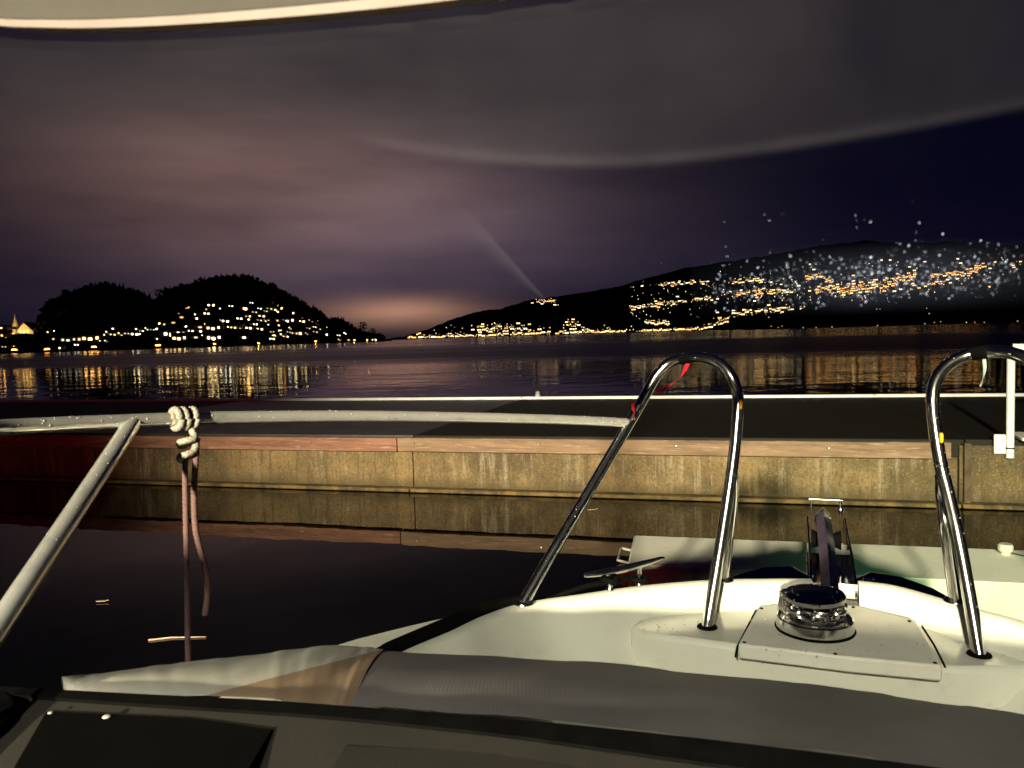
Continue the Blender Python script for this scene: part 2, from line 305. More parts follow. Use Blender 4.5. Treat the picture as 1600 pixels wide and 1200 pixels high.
# ------------------------------------------------------------------ mesh helpers
class MB:
    def __init__(s): s.v = []; s.f = []; s.mi = []; s.uv = None; s.smooth = False
    def add(s, vs, fs, mi=0):
        o = len(s.v); s.v += [V(p) for p in vs]
        for f in fs: s.f.append(tuple(i + o for i in f)); s.mi.append(mi)
    def box(s, c, size, ax=None, mi=0):
        """box centred at c; ax = (x axis, y axis, z axis) unit vectors"""
        ax = ax or (V((1, 0, 0)), V((0, 1, 0)), V((0, 0, 1))); c = V(c); h = [k / 2 for k in size]
        vs = [c + ax[0] * (h[0] * i) + ax[1] * (h[1] * j) + ax[2] * (h[2] * k) for i in (-1, 1) for j in (-1, 1) for k in (-1, 1)]
        s.add(vs, [(0, 1, 3, 2), (4, 6, 7, 5), (0, 4, 5, 1), (2, 3, 7, 6), (0, 2, 6, 4), (1, 5, 7, 3)], mi)
    def tube(s, path, r, seg=12, cap=True, mi=0, rfun=None):
        path = [V(p) for p in path]; n = len(path); up = V((0, 0, 1)); prev = None; vs = []; fs = []
        for i, p in enumerate(path):
            d = (path[min(i + 1, n - 1)] - path[max(i - 1, 0)]).normalized()
            if prev is None:
                a = d.cross(up) if abs(d.z) < .9 else d.cross(V((1, 0, 0)))
                a.normalize()
            else:
                a = prev - d * prev.dot(d); a.normalize()
            prev = a; b = d.cross(a)
            rr = r[i] if isinstance(r, (list, tuple)) else r
            for k in range(seg):
                an = 2 * math.pi * k / seg
                q = rr * (rfun(i, k) if rfun else 1)
                vs.append(p + a * (math.cos(an) * q) + b * (math.sin(an) * q))
        for i in range(n - 1):
            for k in range(seg):
                fs.append((i * seg + k, i * seg + (k + 1) % seg, (i + 1) * seg + (k + 1) % seg, (i + 1) * seg + k))
        if cap: fs.append(tuple(range(seg))[::-1]); fs.append(tuple((n - 1) * seg + k for k in range(seg)))
        s.add(vs, fs, mi)
    def lathe(s, prof, org, axis=V((0, 0, 1)), seg=32, mi=0, side=None):
        axis = V(axis).normalized(); a = (side or (V((1, 0, 0)) if abs(axis.x) < .9 else V((0, 1, 0)))); a = (a - axis * a.dot(axis)).normalized(); b = axis.cross(a)
        vs = []; fs = []
        for (r, z) in prof:
            for k in range(seg):
                an = 2 * math.pi * k / seg
                vs.append(V(org) + axis * z + a * (r * math.cos(an)) + b * (r * math.sin(an)))
        for i in range(len(prof) - 1):
            for k in range(seg):
                fs.append((i * seg + k, i * seg + (k + 1) % seg, (i + 1) * seg + (k + 1) % seg, (i + 1) * seg + k))
        fs.append(tuple(range(seg))[::-1]); fs.append(tuple((len(prof) - 1) * seg + k for k in range(seg)))
        s.add(vs, fs, mi)
    def grid(s, rows, mi=0, uvs=False):
        n = len(rows[0]); vs = [p for r in rows for p in r]; fs = []
        for i in range(len(rows) - 1):
            for j in range(n - 1): fs.append((i * n + j, i * n + j + 1, (i + 1) * n + j + 1, (i + 1) * n + j))
        s.add(vs, fs, mi)
    def prism(s, top, dz, mi=0):
        """closed outline (list of points) extruded by the vector dz"""
        n = len(top); dz = V(dz); vs = [V(p) for p in top] + [V(p) + dz for p in top]
        fs = [tuple(range(n)), tuple(range(n, 2 * n))[::-1]] + [(i, i + n, (i + 1) % n + n, (i + 1) % n) for i in range(n)]
        s.add(vs, fs, mi)
    def mesh(s, name, mats, org=V((0, 0, 0)), smooth=False, merge=False):
        me = bpy.data.meshes.new(name); me.from_pydata([tuple(p - org) for p in s.v], [], s.f)
        for mm in (mats if isinstance(mats, (list, tuple)) else [mats]): me.materials.append(M[mm] if isinstance(mm, str) else mm)
        for p, i in zip(me.polygons, s.mi): p.material_index = i
        bm = bmesh.new(); bm.from_mesh(me)
        if merge: bmesh.ops.remove_doubles(bm, verts=bm.verts, dist=1e-5)
        bmesh.ops.recalc_face_normals(bm, faces=bm.faces); bm.to_mesh(me); bm.free()
        if smooth:
            for p in me.polygons: p.use_smooth = True
            me.set_sharp_from_angle(angle=math.radians(40 if smooth is True else smooth))
        return me
ORG = {}
def root(name, label, cat, loc, group=None, kind=None):
    o = bpy.data.objects.new(name, None); COL.objects.link(o); o.location = loc; o.empty_display_size = .1
    ORG[o] = V(loc); tag(o, label, cat, group, kind); return o
def tag(o, label=None, cat=None, group=None, kind=None):
    if label: o['label'] = label
    if cat: o['category'] = cat
    if group: o['group'] = group
    if kind: o['kind'] = kind
def obj(name, mb, mats, parent=None, loc=None, smooth=False, label=None, bevel=0, merge=False, kind=None):
    """mb holds world coordinates; a top-level object gets its origin at loc"""
    org = ORG[parent] if parent else V(loc or (0, 0, 0))
    me = mb.mesh(name, mats, org, smooth, merge)
    o = bpy.data.objects.new(name, me); COL.objects.link(o)
    if parent: o.parent = parent
    else: o.location = org
    ORG[o] = org
    if label: o['label'] = label
    if kind: o['kind'] = kind
    if bevel:
        b = o.modifiers.new('bevel', 'BEVEL'); b.width = bevel; b.segments = 2; b.limit_method = 'ANGLE'; b.angle_limit = math.radians(40)
        for p in me.polygons: p.use_smooth = True
        me.set_sharp_from_angle(angle=math.radians(40))
    return o
def planar_uv(o, f):
    me = o.data; uv = me.uv_layers.new(name='uv')
    for lp in me.loops: uv.data[lp.index].uv = f(me.vertices[lp.vertex_index].co)
def cat_rom(pts, n=8):
    pts = [V(p) for p in pts]; out = []
    P = [pts[0] * 2 - pts[1]] + pts + [pts[-1] * 2 - pts[-2]]
    for i in range(1, len(P) - 2):
        for k in range(n):
            t = k / n; a, b, c, d = P[i - 1], P[i], P[i + 1], P[i + 2]
            out.append(.5 * ((2 * b) + (c - a) * t + (2 * a - 5 * b + 4 * c - d) * t * t + (3 * b - a - 3 * c + d) * t ** 3))
    out.append(pts[-1]); return out
def interp(tab, x):
    if x <= tab[0][0]: return tab[0][1]
    for (x0, y0), (x1, y1) in zip(tab, tab[1:]):
        if x <= x1: return y0 + (y1 - y0) * (x - x0) / (x1 - x0)
    return tab[-1][1]
def smooth1(x): return x * x * (3 - 2 * x)
def hashn(x, s=0):
    random_ = math.sin(x * 12.9898 + s * 78.233) * 43758.5453
    return random_ - math.floor(random_)
def fnoise(x, s=0):
    i = math.floor(x); f = smooth1(x - i); return hashn(i, s) * (1 - f) + hashn(i + 1, s) * f

# ------------------------------------------------------------------ setting: lake
mb = MB(); mb.add([(-9000, -300, 0), (9000, -300, 0), (9000, 9000, 0), (-9000, 9000, 0)], [(0, 1, 2, 3)])
o = obj('lake', mb, 'water'); tag(o, 'dark lake surface with streaked reflections of town lights', None, kind='structure')
mb = MB(); mb.add([(-12000, -400, -6), (12000, -400, -6), (12000, 20000, -6), (-12000, 20000, -6)], [(0, 1, 2, 3)])
o = obj('lake_bed', mb, 'black_well'); tag(o, 'dark ground under the lake water', None, kind='structure')

# terrain patches: columns of the picture carried to real distances
class Terrain:
    def __init__(s, ridge, near, far, x0, x1, step, back, rough=0):
        s.ridge, s.near, s.far, s.x0, s.x1, s.step, s.back, s.rough = ridge, near, far, x0, x1, step, back, rough
    def shore_y(s, x):
        t = interp(s.near, x); return horizon(x) + FPX * (HCAM + .3) / t      # a touch below the waterline
    def ridge_y(s, x):
        return interp(s.ridge, x) + s.rough * (fnoise(x / 7, 3) + .5 * fnoise(x / 3, 5) - .75)
    def point(s, x, y, lift=0):
        ys, yr = s.shore_y(x), s.ridge_y(x)
        t = max(0, (ys - y) / max(ys - yr, .5)); d0, d1 = interp(s.near, x), interp(s.far, x)
        return at(x, y, d0 + (d1 - d0) * t)
    def build(s, name, m, label, rows=9):
        R = []; xs = []; x = s.x0
        while x <= s.x1: xs.append(x); x += s.step
        for k in range(rows + 1):
            R.append([s.point(x, s.shore_y(x) + (s.ridge_y(x) - s.shore_y(x)) * k / rows) for x in xs])
        bk = []
        for x in xs:
            p = s.point(x, s.ridge_y(x)); d = ray(x, horizon(x)); d.z = 0; d.normalize(); q = p + d * s.back; q.z = -3; bk.append(q)
        R.append(bk)
        mb = MB(); mb.grid(R); o = obj(name, mb, m, smooth=70); tag(o, label, None, kind='structure'); return o

HILL_RIDGE = [(-300, 500), (-100, 510), (0, 516), (40, 517), (56, 512), (62, 494), (74, 476), (100, 460), (130, 450), (165, 446.5), (198, 450), (225, 459), (238, 470), (247, 471), (258, 454), (290, 448), (320, 438), (345, 433.5), (380, 433.5), (410, 440), (440, 455), (470, 472), (495, 488), (510, 499), (530, 500), (548, 511), (565, 521), (590, 527), (612, 530)]
HILL = Terrain(HILL_RIDGE, [(-300, 470), (0, 520), (250, 600), (400, 680), (520, 820), (612, 1000)], [(-300, 800), (40, 800), (70, 950), (250, 980), (400, 1000), (612, 1080)], -300, 613, 3.0, 300, 3.0)
HILL.build('hill', 'hill', 'black wooded hill with two humps on the left shore')
MT_RIDGE = [(560, 531), (600, 530), (625, 527), (640, 523), (665, 515), (690, 506), (715, 496), (740, 488), (762, 484.5), (780, 483), (800, 477), (830, 468), (850, 466), (900, 458), (960, 449), (1000, 437), (1060, 421), (1120, 411), (1200, 399), (1280, 384), (1350, 376), (1420, 380), (1500, 377), (1560, 384), (1600, 384), (1800, 380), (1950, 385)]
MT = Terrain(MT_RIDGE, [(560, 2800), (900, 3000), (1250, 3000), (1950, 2700)], [(560, 3600), (760, 4300), (1100, 5400), (1950, 5200)], 560, 1950, 5.0, 1800, 2.0)
MT.build('mountain_slope', 'mountain', 'long dark mountain slope rising across the lake to the right', 14)
HL_RIDGE = [(1160, 514), (1200, 506), (1240, 492), (1270, 482), (1330, 476), (1400, 470), (1480, 462), (1560, 450), (1610, 440), (1800, 420), (1950, 415)]
HEAD = Terrain(HL_RIDGE, [(1160, 1700), (1400, 1500), (1950, 1100)], [(1160, 1900), (1400, 2100), (1950, 1800)], 1160, 1950, 4.0, 500, 2.5)
HEAD.build('headland', 'headland', 'low black headland in front of the mountain at right')

# woodland along the skyline of the hill: one uncountable mass of crowns
def crown_blob(mb, p, r, h, seed, seg=6):
    rnd = random.Random(seed); vs = []; fs = []
    rings = [(.0, .15), (.55, .35), (1, .55), (.8, .78), (.35, .95), (0, 1.02)]
    for (q, z) in rings:
        for k in range(seg):
            an = 2 * math.pi * k / seg + rnd.uniform(-.3, .3); rr = r * (q + .02) * rnd.uniform(.7, 1.2)
            vs.append(p + V((rr * math.cos(an), rr * math.sin(an), h * z * rnd.uniform(.93, 1.07))))
    for i in range(len(rings) - 1):
        for k in range(seg): fs.append((i * seg + k, i * seg + (k + 1) % seg, (i + 1) * seg + (k + 1) % seg, (i + 1) * seg + k))
    mb.add(vs, fs)
mb = MB(); rnd = random.Random(3)
for i in range(2200):
    x = rnd.uniform(56, 600); t = rnd.random()
    ys, yr = HILL.shore_y(x), HILL.ridge_y(x)
    lim = .62 if 240 < x < 520 else .35
    t = lim + (1 - lim) * t ** .6
    p = HILL.point(x, ys + (yr - ys) * t + 1.5)
    if rnd.random() < .45:
        h_ = rnd.uniform(5, 11); r_ = h_ * rnd.uniform(.16, .26); mb.lathe([(r_ * .4, 0), (r_, h_ * .15), (r_ * .65, h_ * .45), (r_ * .3, h_ * .75), (.05, h_)], p - V((0, 0, 1)), V((rnd.uniform(-.06, .06), rnd.uniform(-.06, .06), 1)), 5)
    else: crown_blob(mb, p, rnd.uniform(1.8, 4.2), rnd.uniform(3, 7.5), i, 5)
o = obj('hill_woodland', mb, 'foliage'); tag(o, 'dark woodland covering the tops of the left hill', 'woodland', kind='stuff')
mb = MB(); rnd = random.Random(4)
for i in range(500):
    x = rnd.uniform(1170, 1900); ys, yr = HEAD.shore_y(x), HEAD.ridge_y(x); p = HEAD.point(x, ys + (yr - ys) * rnd.uniform(.75, 1) + 1)
    crown_blob(mb, p, rnd.uniform(5, 11), rnd.uniform(8, 15), i, 5)
o = obj('headland_woodland', mb, 'headland'); tag(o, 'black woodland on the low headland at right', 'woodland', kind='stuff')

# single bare trees on the saddle and at the tip of the left shore
def small_tree(x, y, h, label, seed):
    rnd = random.Random(seed); p = HILL.point(x, y); p.z -= .5
    t = root('tree', label, 'tree', p)
    mb = MB(); mb.tube([p, p + V((.1, 0, h * .4)), p + V((-.1, .1, h * .75))], [h * .03, h * .022, h * .01], 6)
    for k in range(7):
        an = rnd.uniform(0, 6.28); q = p + V((0, 0, h * rnd.uniform(.35, .6)))
        mb.tube([q, q + V((math.cos(an) * h * .2, math.sin(an) * h * .2, h * .25))], [h * .012, h * .004], 5)
    obj('trunk', mb, 'trunk', t)
    mb = MB()
    for k in range(150):
        an = rnd.uniform(0, 6.28); rr = h * .36 * math.sqrt(rnd.random()); z = h * (.42 + .58 * rnd.random())
        rr *= 1.1 - abs(z / h - .68) * 1.6
        c = p + V((rr * math.cos(an), rr * math.sin(an), z)); s = h * rnd.uniform(.03, .06)
        a = V((rnd.uniform(-1, 1), rnd.uniform(-1, 1), rnd.uniform(-1, 1))).normalized(); b = a.orthogonal().normalized()
        mb.add([c + a * s, c + b * s, c - a * s, c - b * s], [(0, 1, 2, 3)])
    obj('crown', mb, 'foliage', t)
small_tree(249, 471, 16, 'lone tree in the dip between the two humps of the hill', 1)
small_tree(568, 522, 17, 'taller bare tree at the low tip of the left shore', 2)
small_tree(583, 526, 12, 'smaller bare tree at the far end of the left shore', 3)

# ------------------------------------------------------------------ houses on the shores
def house_meshes(w, d, h, rh, wins, tagname):
    wl = MB(); wl.box((0, 0, h / 2 - 1.5), (w, d, h + 3))
    rf = MB(); o_ = .5
    rf.prism([(-w / 2 - o_, -d / 2 - o_, h), (-w / 2 - o_, d / 2 + o_, h), (-w / 2 - o_, 0, h + rh)], (w + 2 * o_, 0, 0))
    wm = []
    for (cx, cz, ww, wh) in wins:
        m_ = MB(); m_.box((cx, -d / 2 - .06, cz), (ww, .12, wh)); wm.append(m_)
    wl_m = wl.mesh(tagname + '_wall', 'plaster'); rf_m = rf.mesh(tagname + '_roof', 'tile')
    return wl_m, rf_m, wm
PROTO = []
for i, (w, d, h, rh, wins) in enumerate([
    (11, 9, 6.0, 3.0, [(-3, 4.2, 1.7, 1.7), (2.4, 3.6, 2.2, 1.9)]),
    (9, 8, 5.5, 3.0, [(.4, 3.5, 2.4, 2.2)]),
    (14, 9, 6.5, 3.2, [(-4.6, 4.4, 1.8, 1.7), (-.6, 3.6, 2.4, 2.1), (4.2, 4.6, 1.6, 1.6)]),
    (8, 8, 7.5, 2.6, [(-1.8, 5.8, 1.6, 1.6), (1.4, 2.2, 2.2, 2.0)]),
    (10, 8, 5.0, 2.8, [(1.0, 3.2, 3.4, 2.6)]),
]): PROTO.append((w, d, h, rh, wins))
PM = {}
def get_proto(i, c, lv):
    if (i, c, lv) not in PM:
        w, d, h, rh, wins = PROTO[i]; a, b, wm = house_meshes(w, d, h, rh, wins, 'house%d' % i)
        PM[(i, c, lv)] = (a, b, [m_.mesh('lit_window', 'win%d%s' % (c, ('', 'b', 'd')[lv])) for m_ in wm])
    return PM[(i, c, lv)]
def put_house(p, i, c, s, label, group, rz=0):
    a, b, wm = get_proto(i, c, rnd.choice((0, 0, 1, 1, 2, 2)))
    r = bpy.data.objects.new('house', a); COL.objects.link(r); r.location = p; r.scale = (s, s, s)
    r.rotation_euler = (0, 0, rz); tag(r, label, 'house', group)
    q = bpy.data.objects.new('roof', b); COL.objects.link(q); q.parent = r
    for m_ in wm:
        q = bpy.data.objects.new('window', m_); COL.objects.link(q); q.parent = r
# lit houses read off the photograph: (x, y) pixels of 1600 x 1200, size, colour index
Z7 = [(232, 182, 1.1, 2), (42, 208, .6, 1), (178, 225, .6, 2), (190, 250, 1.0, 2), (45, 292, .6, 0), (80, 298, .8, 0), (130, 288, 1.0, 2), (118, 372, 1.5, 0), (205, 356, .8, 0), (268, 345, .8, 0), (325, 347, .8, 1),
      (300, 240, .8, 0), (298, 258, .7, 0), (400, 168, .9, 0), (378, 205, .8, 0), (368, 225, .7, 0), (460, 188, .5, 3), (538, 172, .6, 1), (632, 190, 1.1, 2), (685, 150, .5, 3), (740, 190, .6, 3), (705, 215, .7, 0),
      (808, 192, .8, 0), (862, 170, 1.0, 0), (885, 187, 1.0, 2), (858, 208, .8, 0), (783, 208, .6, 1), (606, 260, .8, 0), (635, 243, .7, 1), (668, 243, .7, 0), (660, 265, .6, 0), (755, 243, .9, 0), (740, 272, .7, 1), (768, 273, .6, 0),
      (800, 270, .5, 1), (858, 272, .6, 0), (905, 240, .8, 0), (976, 232, .9, 0), (945, 280, 1.4, 3), (868, 305, .6, 1), (500, 278, .9, 3), (480, 270, .6, 1), (372, 300, .9, 2), (408, 300, .9, 0), (425, 330, 1.3, 0), (432, 300, .9, 1),
      (313, 320, 1.1, 0), (222, 313, .6, 3), (525, 318, .5, 1), (562, 322, .8, 0), (598, 322, .9, 0), (625, 295, .9, 1), (640, 312, .9, 0), (668, 325, .8, 1), (690, 298, .7, 0), (712, 298, .7, 0), (745, 333, .9, 1), (776, 328, .8, 1), (800, 300, .4, 1),
      (820, 352, .6, 1), (868, 342, 1.1, 0), (905, 352, .7, 0), (935, 353, .7, 1), (945, 328, .6, 1), (830, 378, 1.0, 0), (852, 380, .5, 1), (900, 378, .9, 0), (925, 383, .5, 1), (975, 362, .9, 0), (1005, 360, 1.1, 0), (1065, 365, .6, 3), (820, 400, .7, 0),
      (1018, 258, .7, 0), (1030, 280, .8, 0), (1070, 268, .6, 1), (1100, 278, .6, 0), (1102, 262, .4, 1), (1138, 270, .7, 0), (1140, 297, .7, 0), (1075, 327, .6, 1), (1120, 318, .5, 1), (1155, 332, .6, 0), (1125, 352, .7, 0), (1215, 318, .5, 1), (1205, 300, .4, 1), (1202, 370, .7, 1),
      (1285, 375, .4, 3), (1330, 362, .4, 3), (1385, 352, .5, 3), (1355, 408, .9, 2), (1292, 408, .5, 4), (1515, 405, .5, 1), (1532, 405, .4, 1), (1570, 407, .4, 1), (628, 390, 1.0, 3), (415, 398, 1.3, 1), (180, 400, 1.2, 0), (285, 390, 1.0, 3), (350, 375, .5, 1), (30, 408, .7, 3), (70, 370, .5, 1), (10, 330, .7, 3)]
Z8 = [(5, 325, .6, 2), (70, 325, .6, 4), (60, 385, .9, 2), (110, 372, .9, 2), (28, 380, .4, 1), (50, 415, .9, 2), (480, 367, .6, 0), (522, 352, .5, 3), (548, 404, .7, 2), (523, 433, .8, 1), (612, 437, .4, 4), (642, 412, .4, 1), (672, 447, 1.2, 3), (725, 400, .7, 0), (772, 380, 1.0, 3), (770, 437, 1.4, 0), (850, 362, .5, 1),
      (870, 400, 1.3, 4), (880, 435, 1.4, 2), (965, 457, .5, 1), (1020, 455, .5, 3), (947, 372, .4, 4), (1038, 375, .7, 3), (1078, 332, .7, 1), (1082, 390, .7, 4), (1155, 390, .8, 2), (1232, 380, .7, 3), (1288, 388, .9, 1), (1330, 383, .5, 1), (1296, 312, .7, 0), (1364, 295, .6, 1), (1330, 350, .8, 0), (1375, 355, .6, 0), (1410, 337, .6, 1), (1468, 343, .6, 3), (1502, 330, .6, 3), (992, 390, .4, 4), (42, 507, .5, 3), (140, 500, .5, 1), (740, 487, .3, 3), (595, 530, .7, 0)]
HP = [(240 + X / 4.444, 440 + Y / 4.444, s, c) for (X, Y, s, c) in Z7] + [(X / 6.154, 460 + Y / 6.154, s, c) for (X, Y, s, c) in Z8]
rnd = random.Random(11)
for k, (x, y, s, c) in enumerate(HP):
    p = HILL.point(x, y); d = (p - CP).length
    sc = max(.5, s) * d / 900 * .95
    i = (2 if s > 1.15 else (4 if s > .95 else rnd.choice((0, 1, 3, 0))))
    p.z -= 3.4 * sc
    if x < 215: lab, grp = 'lit house in the far left shore village', 'village houses at the far left shore'
    elif y > 525: lab, grp = 'lit house low by the water under the hill', 'houses near the water below the hill'
    elif x > 505: lab, grp = 'lit house near the low tip of the left hill', 'houses at the tip of the left hill'
    elif y < 492: lab, grp = 'lit house highest up on the left hill', 'highest houses on the left hill'
    else: lab, grp = 'lit house in the middle of the left hillside', 'houses in the middle of the left hillside'
    nwin = len(PROTO[i][4]); lab = ('wide ' if i == 2 else ('low ' if i == 4 else ('tall ' if i == 3 else ''))) + ['house with yellow', 'house with pale yellow', 'house with orange', 'house with white', 'house with deep orange'][c] + [' window', ' window pair', ' window row'][nwin - 1] + lab.replace('lit house', '')
    put_house(p, i, c, sc, lab, grp, rnd.uniform(-.35, .35) + math.atan2(-p.x, p.y) * .8)

# houses across the lake: one small mesh each (wall, roof, lit front)
def far_mesh(c, wide):
    mb = MB(); mb.box((0, 0, 2.5), (12 * wide, 9, 13)); mb.prism([(-6.5 * wide, -5, 9), (-6.5 * wide, 5, 9), (-6.5 * wide, 0, 12.5)], (13 * wide, 0, 0), 1)
    for sx in ((-3, 3) if wide > .9 else (0,)): mb.box((sx * wide, -4.6, 5.2), (4.2 * wide, .3, 5), None, 2)
    return mb.mesh('far_house', ['plaster', 'tile', 'far%d' % c])
FM = {(c, w): far_mesh(c, w) for c in range(5) for w in (.7, 1.3)}
FAR = []
def strip(T, pts, n, spread, cols, smin=.45, smax=1.15):
    for _ in range(int(n * 2.3)):
        k = rnd.random() * (len(pts) - 1); i = int(k); f_ = k - i
        x = pts[i][0] + (pts[i + 1][0] - pts[i][0]) * f_ + rnd.gauss(0, spread); y = pts[i][1] + (pts[i + 1][1] - pts[i][1]) * f_ + rnd.gauss(0, spread * .75)
        if T.shore_y(x) - 1.2 < y: y = T.shore_y(x) - rnd.uniform(1.5, 5)
        if y < T.ridge_y(x) + 2: continue
        FAR.append((T, x, y, rnd.choice(cols), rnd.uniform(smin, smax)))
def blob(T, x0, x1, y0, y1, n, cols, smin=.4, smax=1.1):
    for _ in range(n):
        x = rnd.uniform(x0, x1); y = rnd.uniform(y0, y1); lo = T.ridge_y(x) + 2
        if y < lo: continue
        if T.shore_y(x) - 1.2 < y: y = T.shore_y(x) - rnd.uniform(1.5, 4)
        FAR.append((T, x, y, rnd.choice(cols), rnd.uniform(smin, smax)))
warm = (0, 1, 1, 2); org = (2, 4, 0, 4); pale = (3, 1, 3)
strip(MT, [(640, 530), (700, 529), (760, 528), (840, 527)], 60, 4, warm)
blob(MT, 735, 805, 507, 529, 50, warm); blob(MT, 650, 735, 521, 530, 26, warm); strip(MT, [(750, 515), (800, 510), (830, 522), (850, 524)], 30, 6, warm)
strip(MT, [(838, 471), (850, 469), (868, 471)], 18, 3, (0, 4, 1)); blob(MT, 812, 885, 468, 482, 6, pale)
strip(MT, [(872, 522), (900, 516), (940, 519), (975, 522)], 40, 4, warm); strip(MT, [(885, 508), (900, 505)], 10, 4, warm); strip(MT, [(900, 526), (960, 522), (978, 522)], 18, 2, warm)
strip(MT, [(1008, 504), (1030, 503), (1045, 506)], 28, 2.5, (0, 0, 1)); strip(MT, [(1005, 520), (1050, 518), (1085, 518), (1115, 508), (1135, 500)], 70, 3, (0, 0, 1, 2))
strip(MT, [(985, 482), (1010, 478), (1040, 475), (1070, 472)], 40, 3, warm); strip(MT, [(1030, 444), (1060, 444), (1105, 440)], 30, 2.6, warm)
strip(MT, [(1083, 468), (1110, 466)], 14, 2, warm); blob(MT, 930, 1130, 440, 475, 16, pale); blob(MT, 1115, 1240, 415, 440, 14, warm)
strip(MT, [(1145, 440), (1170, 438), (1200, 440)], 14, 3, warm); strip(MT, [(1150, 460), (1190, 458), (1240, 455)], 34, 4, (0, 4, 1, 2))
strip(MT, [(1262, 434), (1275, 430), (1300, 440)], 28, 3, org); strip(MT, [(1270, 455), (1320, 450), (1360, 448), (1400, 438), (1425, 432)], 95, 4, org)
strip(MT, [(1310, 457), (1345, 452), (1365, 448)], 36, 2, (4, 2)); strip(MT, [(1455, 433), (1490, 428), (1520, 425), (1535, 415)], 44, 3, org); strip(MT, [(1450, 443), (1475, 441)], 10, 2, (4, 4, 3))
blob(MT, 1540, 1600, 385, 420, 10, (2, 0, 4)); blob(MT, 1540, 1650, 405, 425, 8, (0, 3))
strip(MT, [(1140, 492), (1180, 488), (1230, 484), (1268, 484)], 40, 3, (0, 0, 1)); blob(MT, 1120, 1260, 440, 490, 30, pale); blob(MT, 1240, 1560, 405, 470, 70, (3, 1, 0, 3)); strip(MT, [(1290, 462), (1380, 452), (1460, 444), (1560, 425)], 30, 6, (3, 0, 4))
blob(MT, 985, 1270, 440, 500, 110, (0, 1, 1, 3), .35, .75); blob(MT, 640, 1000, 508, 529, 70, warm, .35, .8)
for (x, y, c) in [(1375, 483, 2), (1370, 483, 0), (1448, 482, 1), (1452, 490, 3), (1371, 509, 3), (1445, 506, 3), (1460, 504, 2), (1470, 503, 4), (1510, 504, 3), (1523, 504, 4), (1538, 504, 4), (1590, 502, 3), (1205, 510, 0), (1216, 512, 2), (1222, 510, 1), (1255, 512, 3), (1275, 512, 3), (1300, 511, 1)]:
    FAR.append((HEAD, x, y, c, .8))
keep = sorted(range(len(FAR)), key=lambda i: -FAR[i][4] / interp(FAR[i][0].near, FAR[i][1]))[:150]
keep = set(keep); rest = MB(); restc = []
for k, (T, x, y, c, s) in enumerate(FAR):
    p = T.point(x, y); p.z -= 2; s2 = s * (1.0 if T is MT else .45)
    if k in keep or T is HEAD:
        o = bpy.data.objects.new('house', FM[(c, .7 if s < .9 else 1.3)]); COL.objects.link(o); o.location = p; o.scale = (s2,) * 3; o.rotation_euler = (0, 0, math.atan2(-p.x, p.y) * .9)
        cw = ['yellow', 'pale yellow', 'orange', 'white', 'deep orange'][c] + ('-lit broad' if s >= .9 else '-lit narrow')
        if T is HEAD: tag(o, cw + ' house on the black headland at right', 'house', 'lit houses on the headland')
        elif y > 495: tag(o, cw + ' distant house close to the shore below the mountain', 'house', 'distant shore houses across the lake')
        elif x > 1240: tag(o, cw + ' distant house in the orange town high on the right slope', 'house', 'distant houses high on the right slope')
        else: tag(o, cw + ' distant house scattered halfway up the mountain slope', 'house', 'distant houses halfway up the mountain')
    else:
        w = .7 if s < .9 else 1.3; ca = math.cos(math.atan2(-p.x, p.y)); sa = math.sin(math.atan2(-p.x, p.y))
        me = FM[(c, w)]; off = len(rest.v)
        for v in me.vertices: rest.v.append(p + V((v.co.x * ca - v.co.y * sa, v.co.x * sa + v.co.y * ca, v.co.z)) * s2)
        for pl in me.polygons: rest.f.append(tuple(i + off for i in pl.vertices)); rest.mi.append(pl.material_index if pl.material_index < 2 else 2 + c)
o = obj('distant_houses', rest, ['plaster', 'tile', 'far0', 'far1', 'far2', 'far3', 'far4']); tag(o, 'countless tiny lit houses spread over the mountain slope', 'houses', kind='stuff')

# church with a floodlit gable, far left
p = HILL.point(38, 521); p.z -= 1
ch = root('church', 'floodlit church with pale gable and pointed spire at far left', 'church', p)
mb = MB(); k = 9.0; mb.prism([p + V((-k, 0, 0)), p + V((k, 0, 0)), p + V((k, 0, 2.5)), p + V((0, 0, 11.5)), p + V((-k, 0, 2.5))], (0, 16, 0)); obj('nave', mb, 'church', ch)
mb = MB(); mb.prism([p + V((-k - .7, -.4, 2.4)), p + V((0, -.4, 12.0)), p + V((0, -.4, 12.6)), p + V((-k - .7, -.4, 3.0))], (0, 16.8, 0)); mb.prism([p + V((k + .7, -.4, 2.4)), p + V((0, -.4, 12.0)), p + V((0, -.4, 12.6)), p + V((k + .7, -.4, 3.0))], (0, 16.8, 0)); obj('roof', mb, 'tile', ch)
mb = MB(); q = p + V((-10.5, 3, 0)); mb.box(q + V((0, 0, 5)), (3.6, 3.6, 10)); tw = obj('tower', mb, 'church', ch)
mb = MB(); mb.lathe([(2.5, 10), (1.3, 14), (.05, 22)], q, seg=8); obj('spire', mb, 'church', tw)
for dx in (-3.5, 0, 3.5):
    mb = MB(); mb.box(p + V((dx, -.1, 3)), (1.0, .15, 2.4)); obj('window', mb, 'win2', ch)
ld = bpy.data.lights.new('church_floodlight', 'SPOT'); ld.energy = 26000; ld.color = (1, .66, .24); ld.spot_size = math.radians(120); ld.spot_blend = .4; ld.shadow_soft_size = .5
lo = bpy.data.objects.new('church_floodlight', ld); COL.objects.link(lo); lo.location = p + V((-2, -17, 1)); lo.rotation_euler = (p + V((-2, 0, 6)) - lo.location).to_track_quat('-Z', 'Y').to_euler()

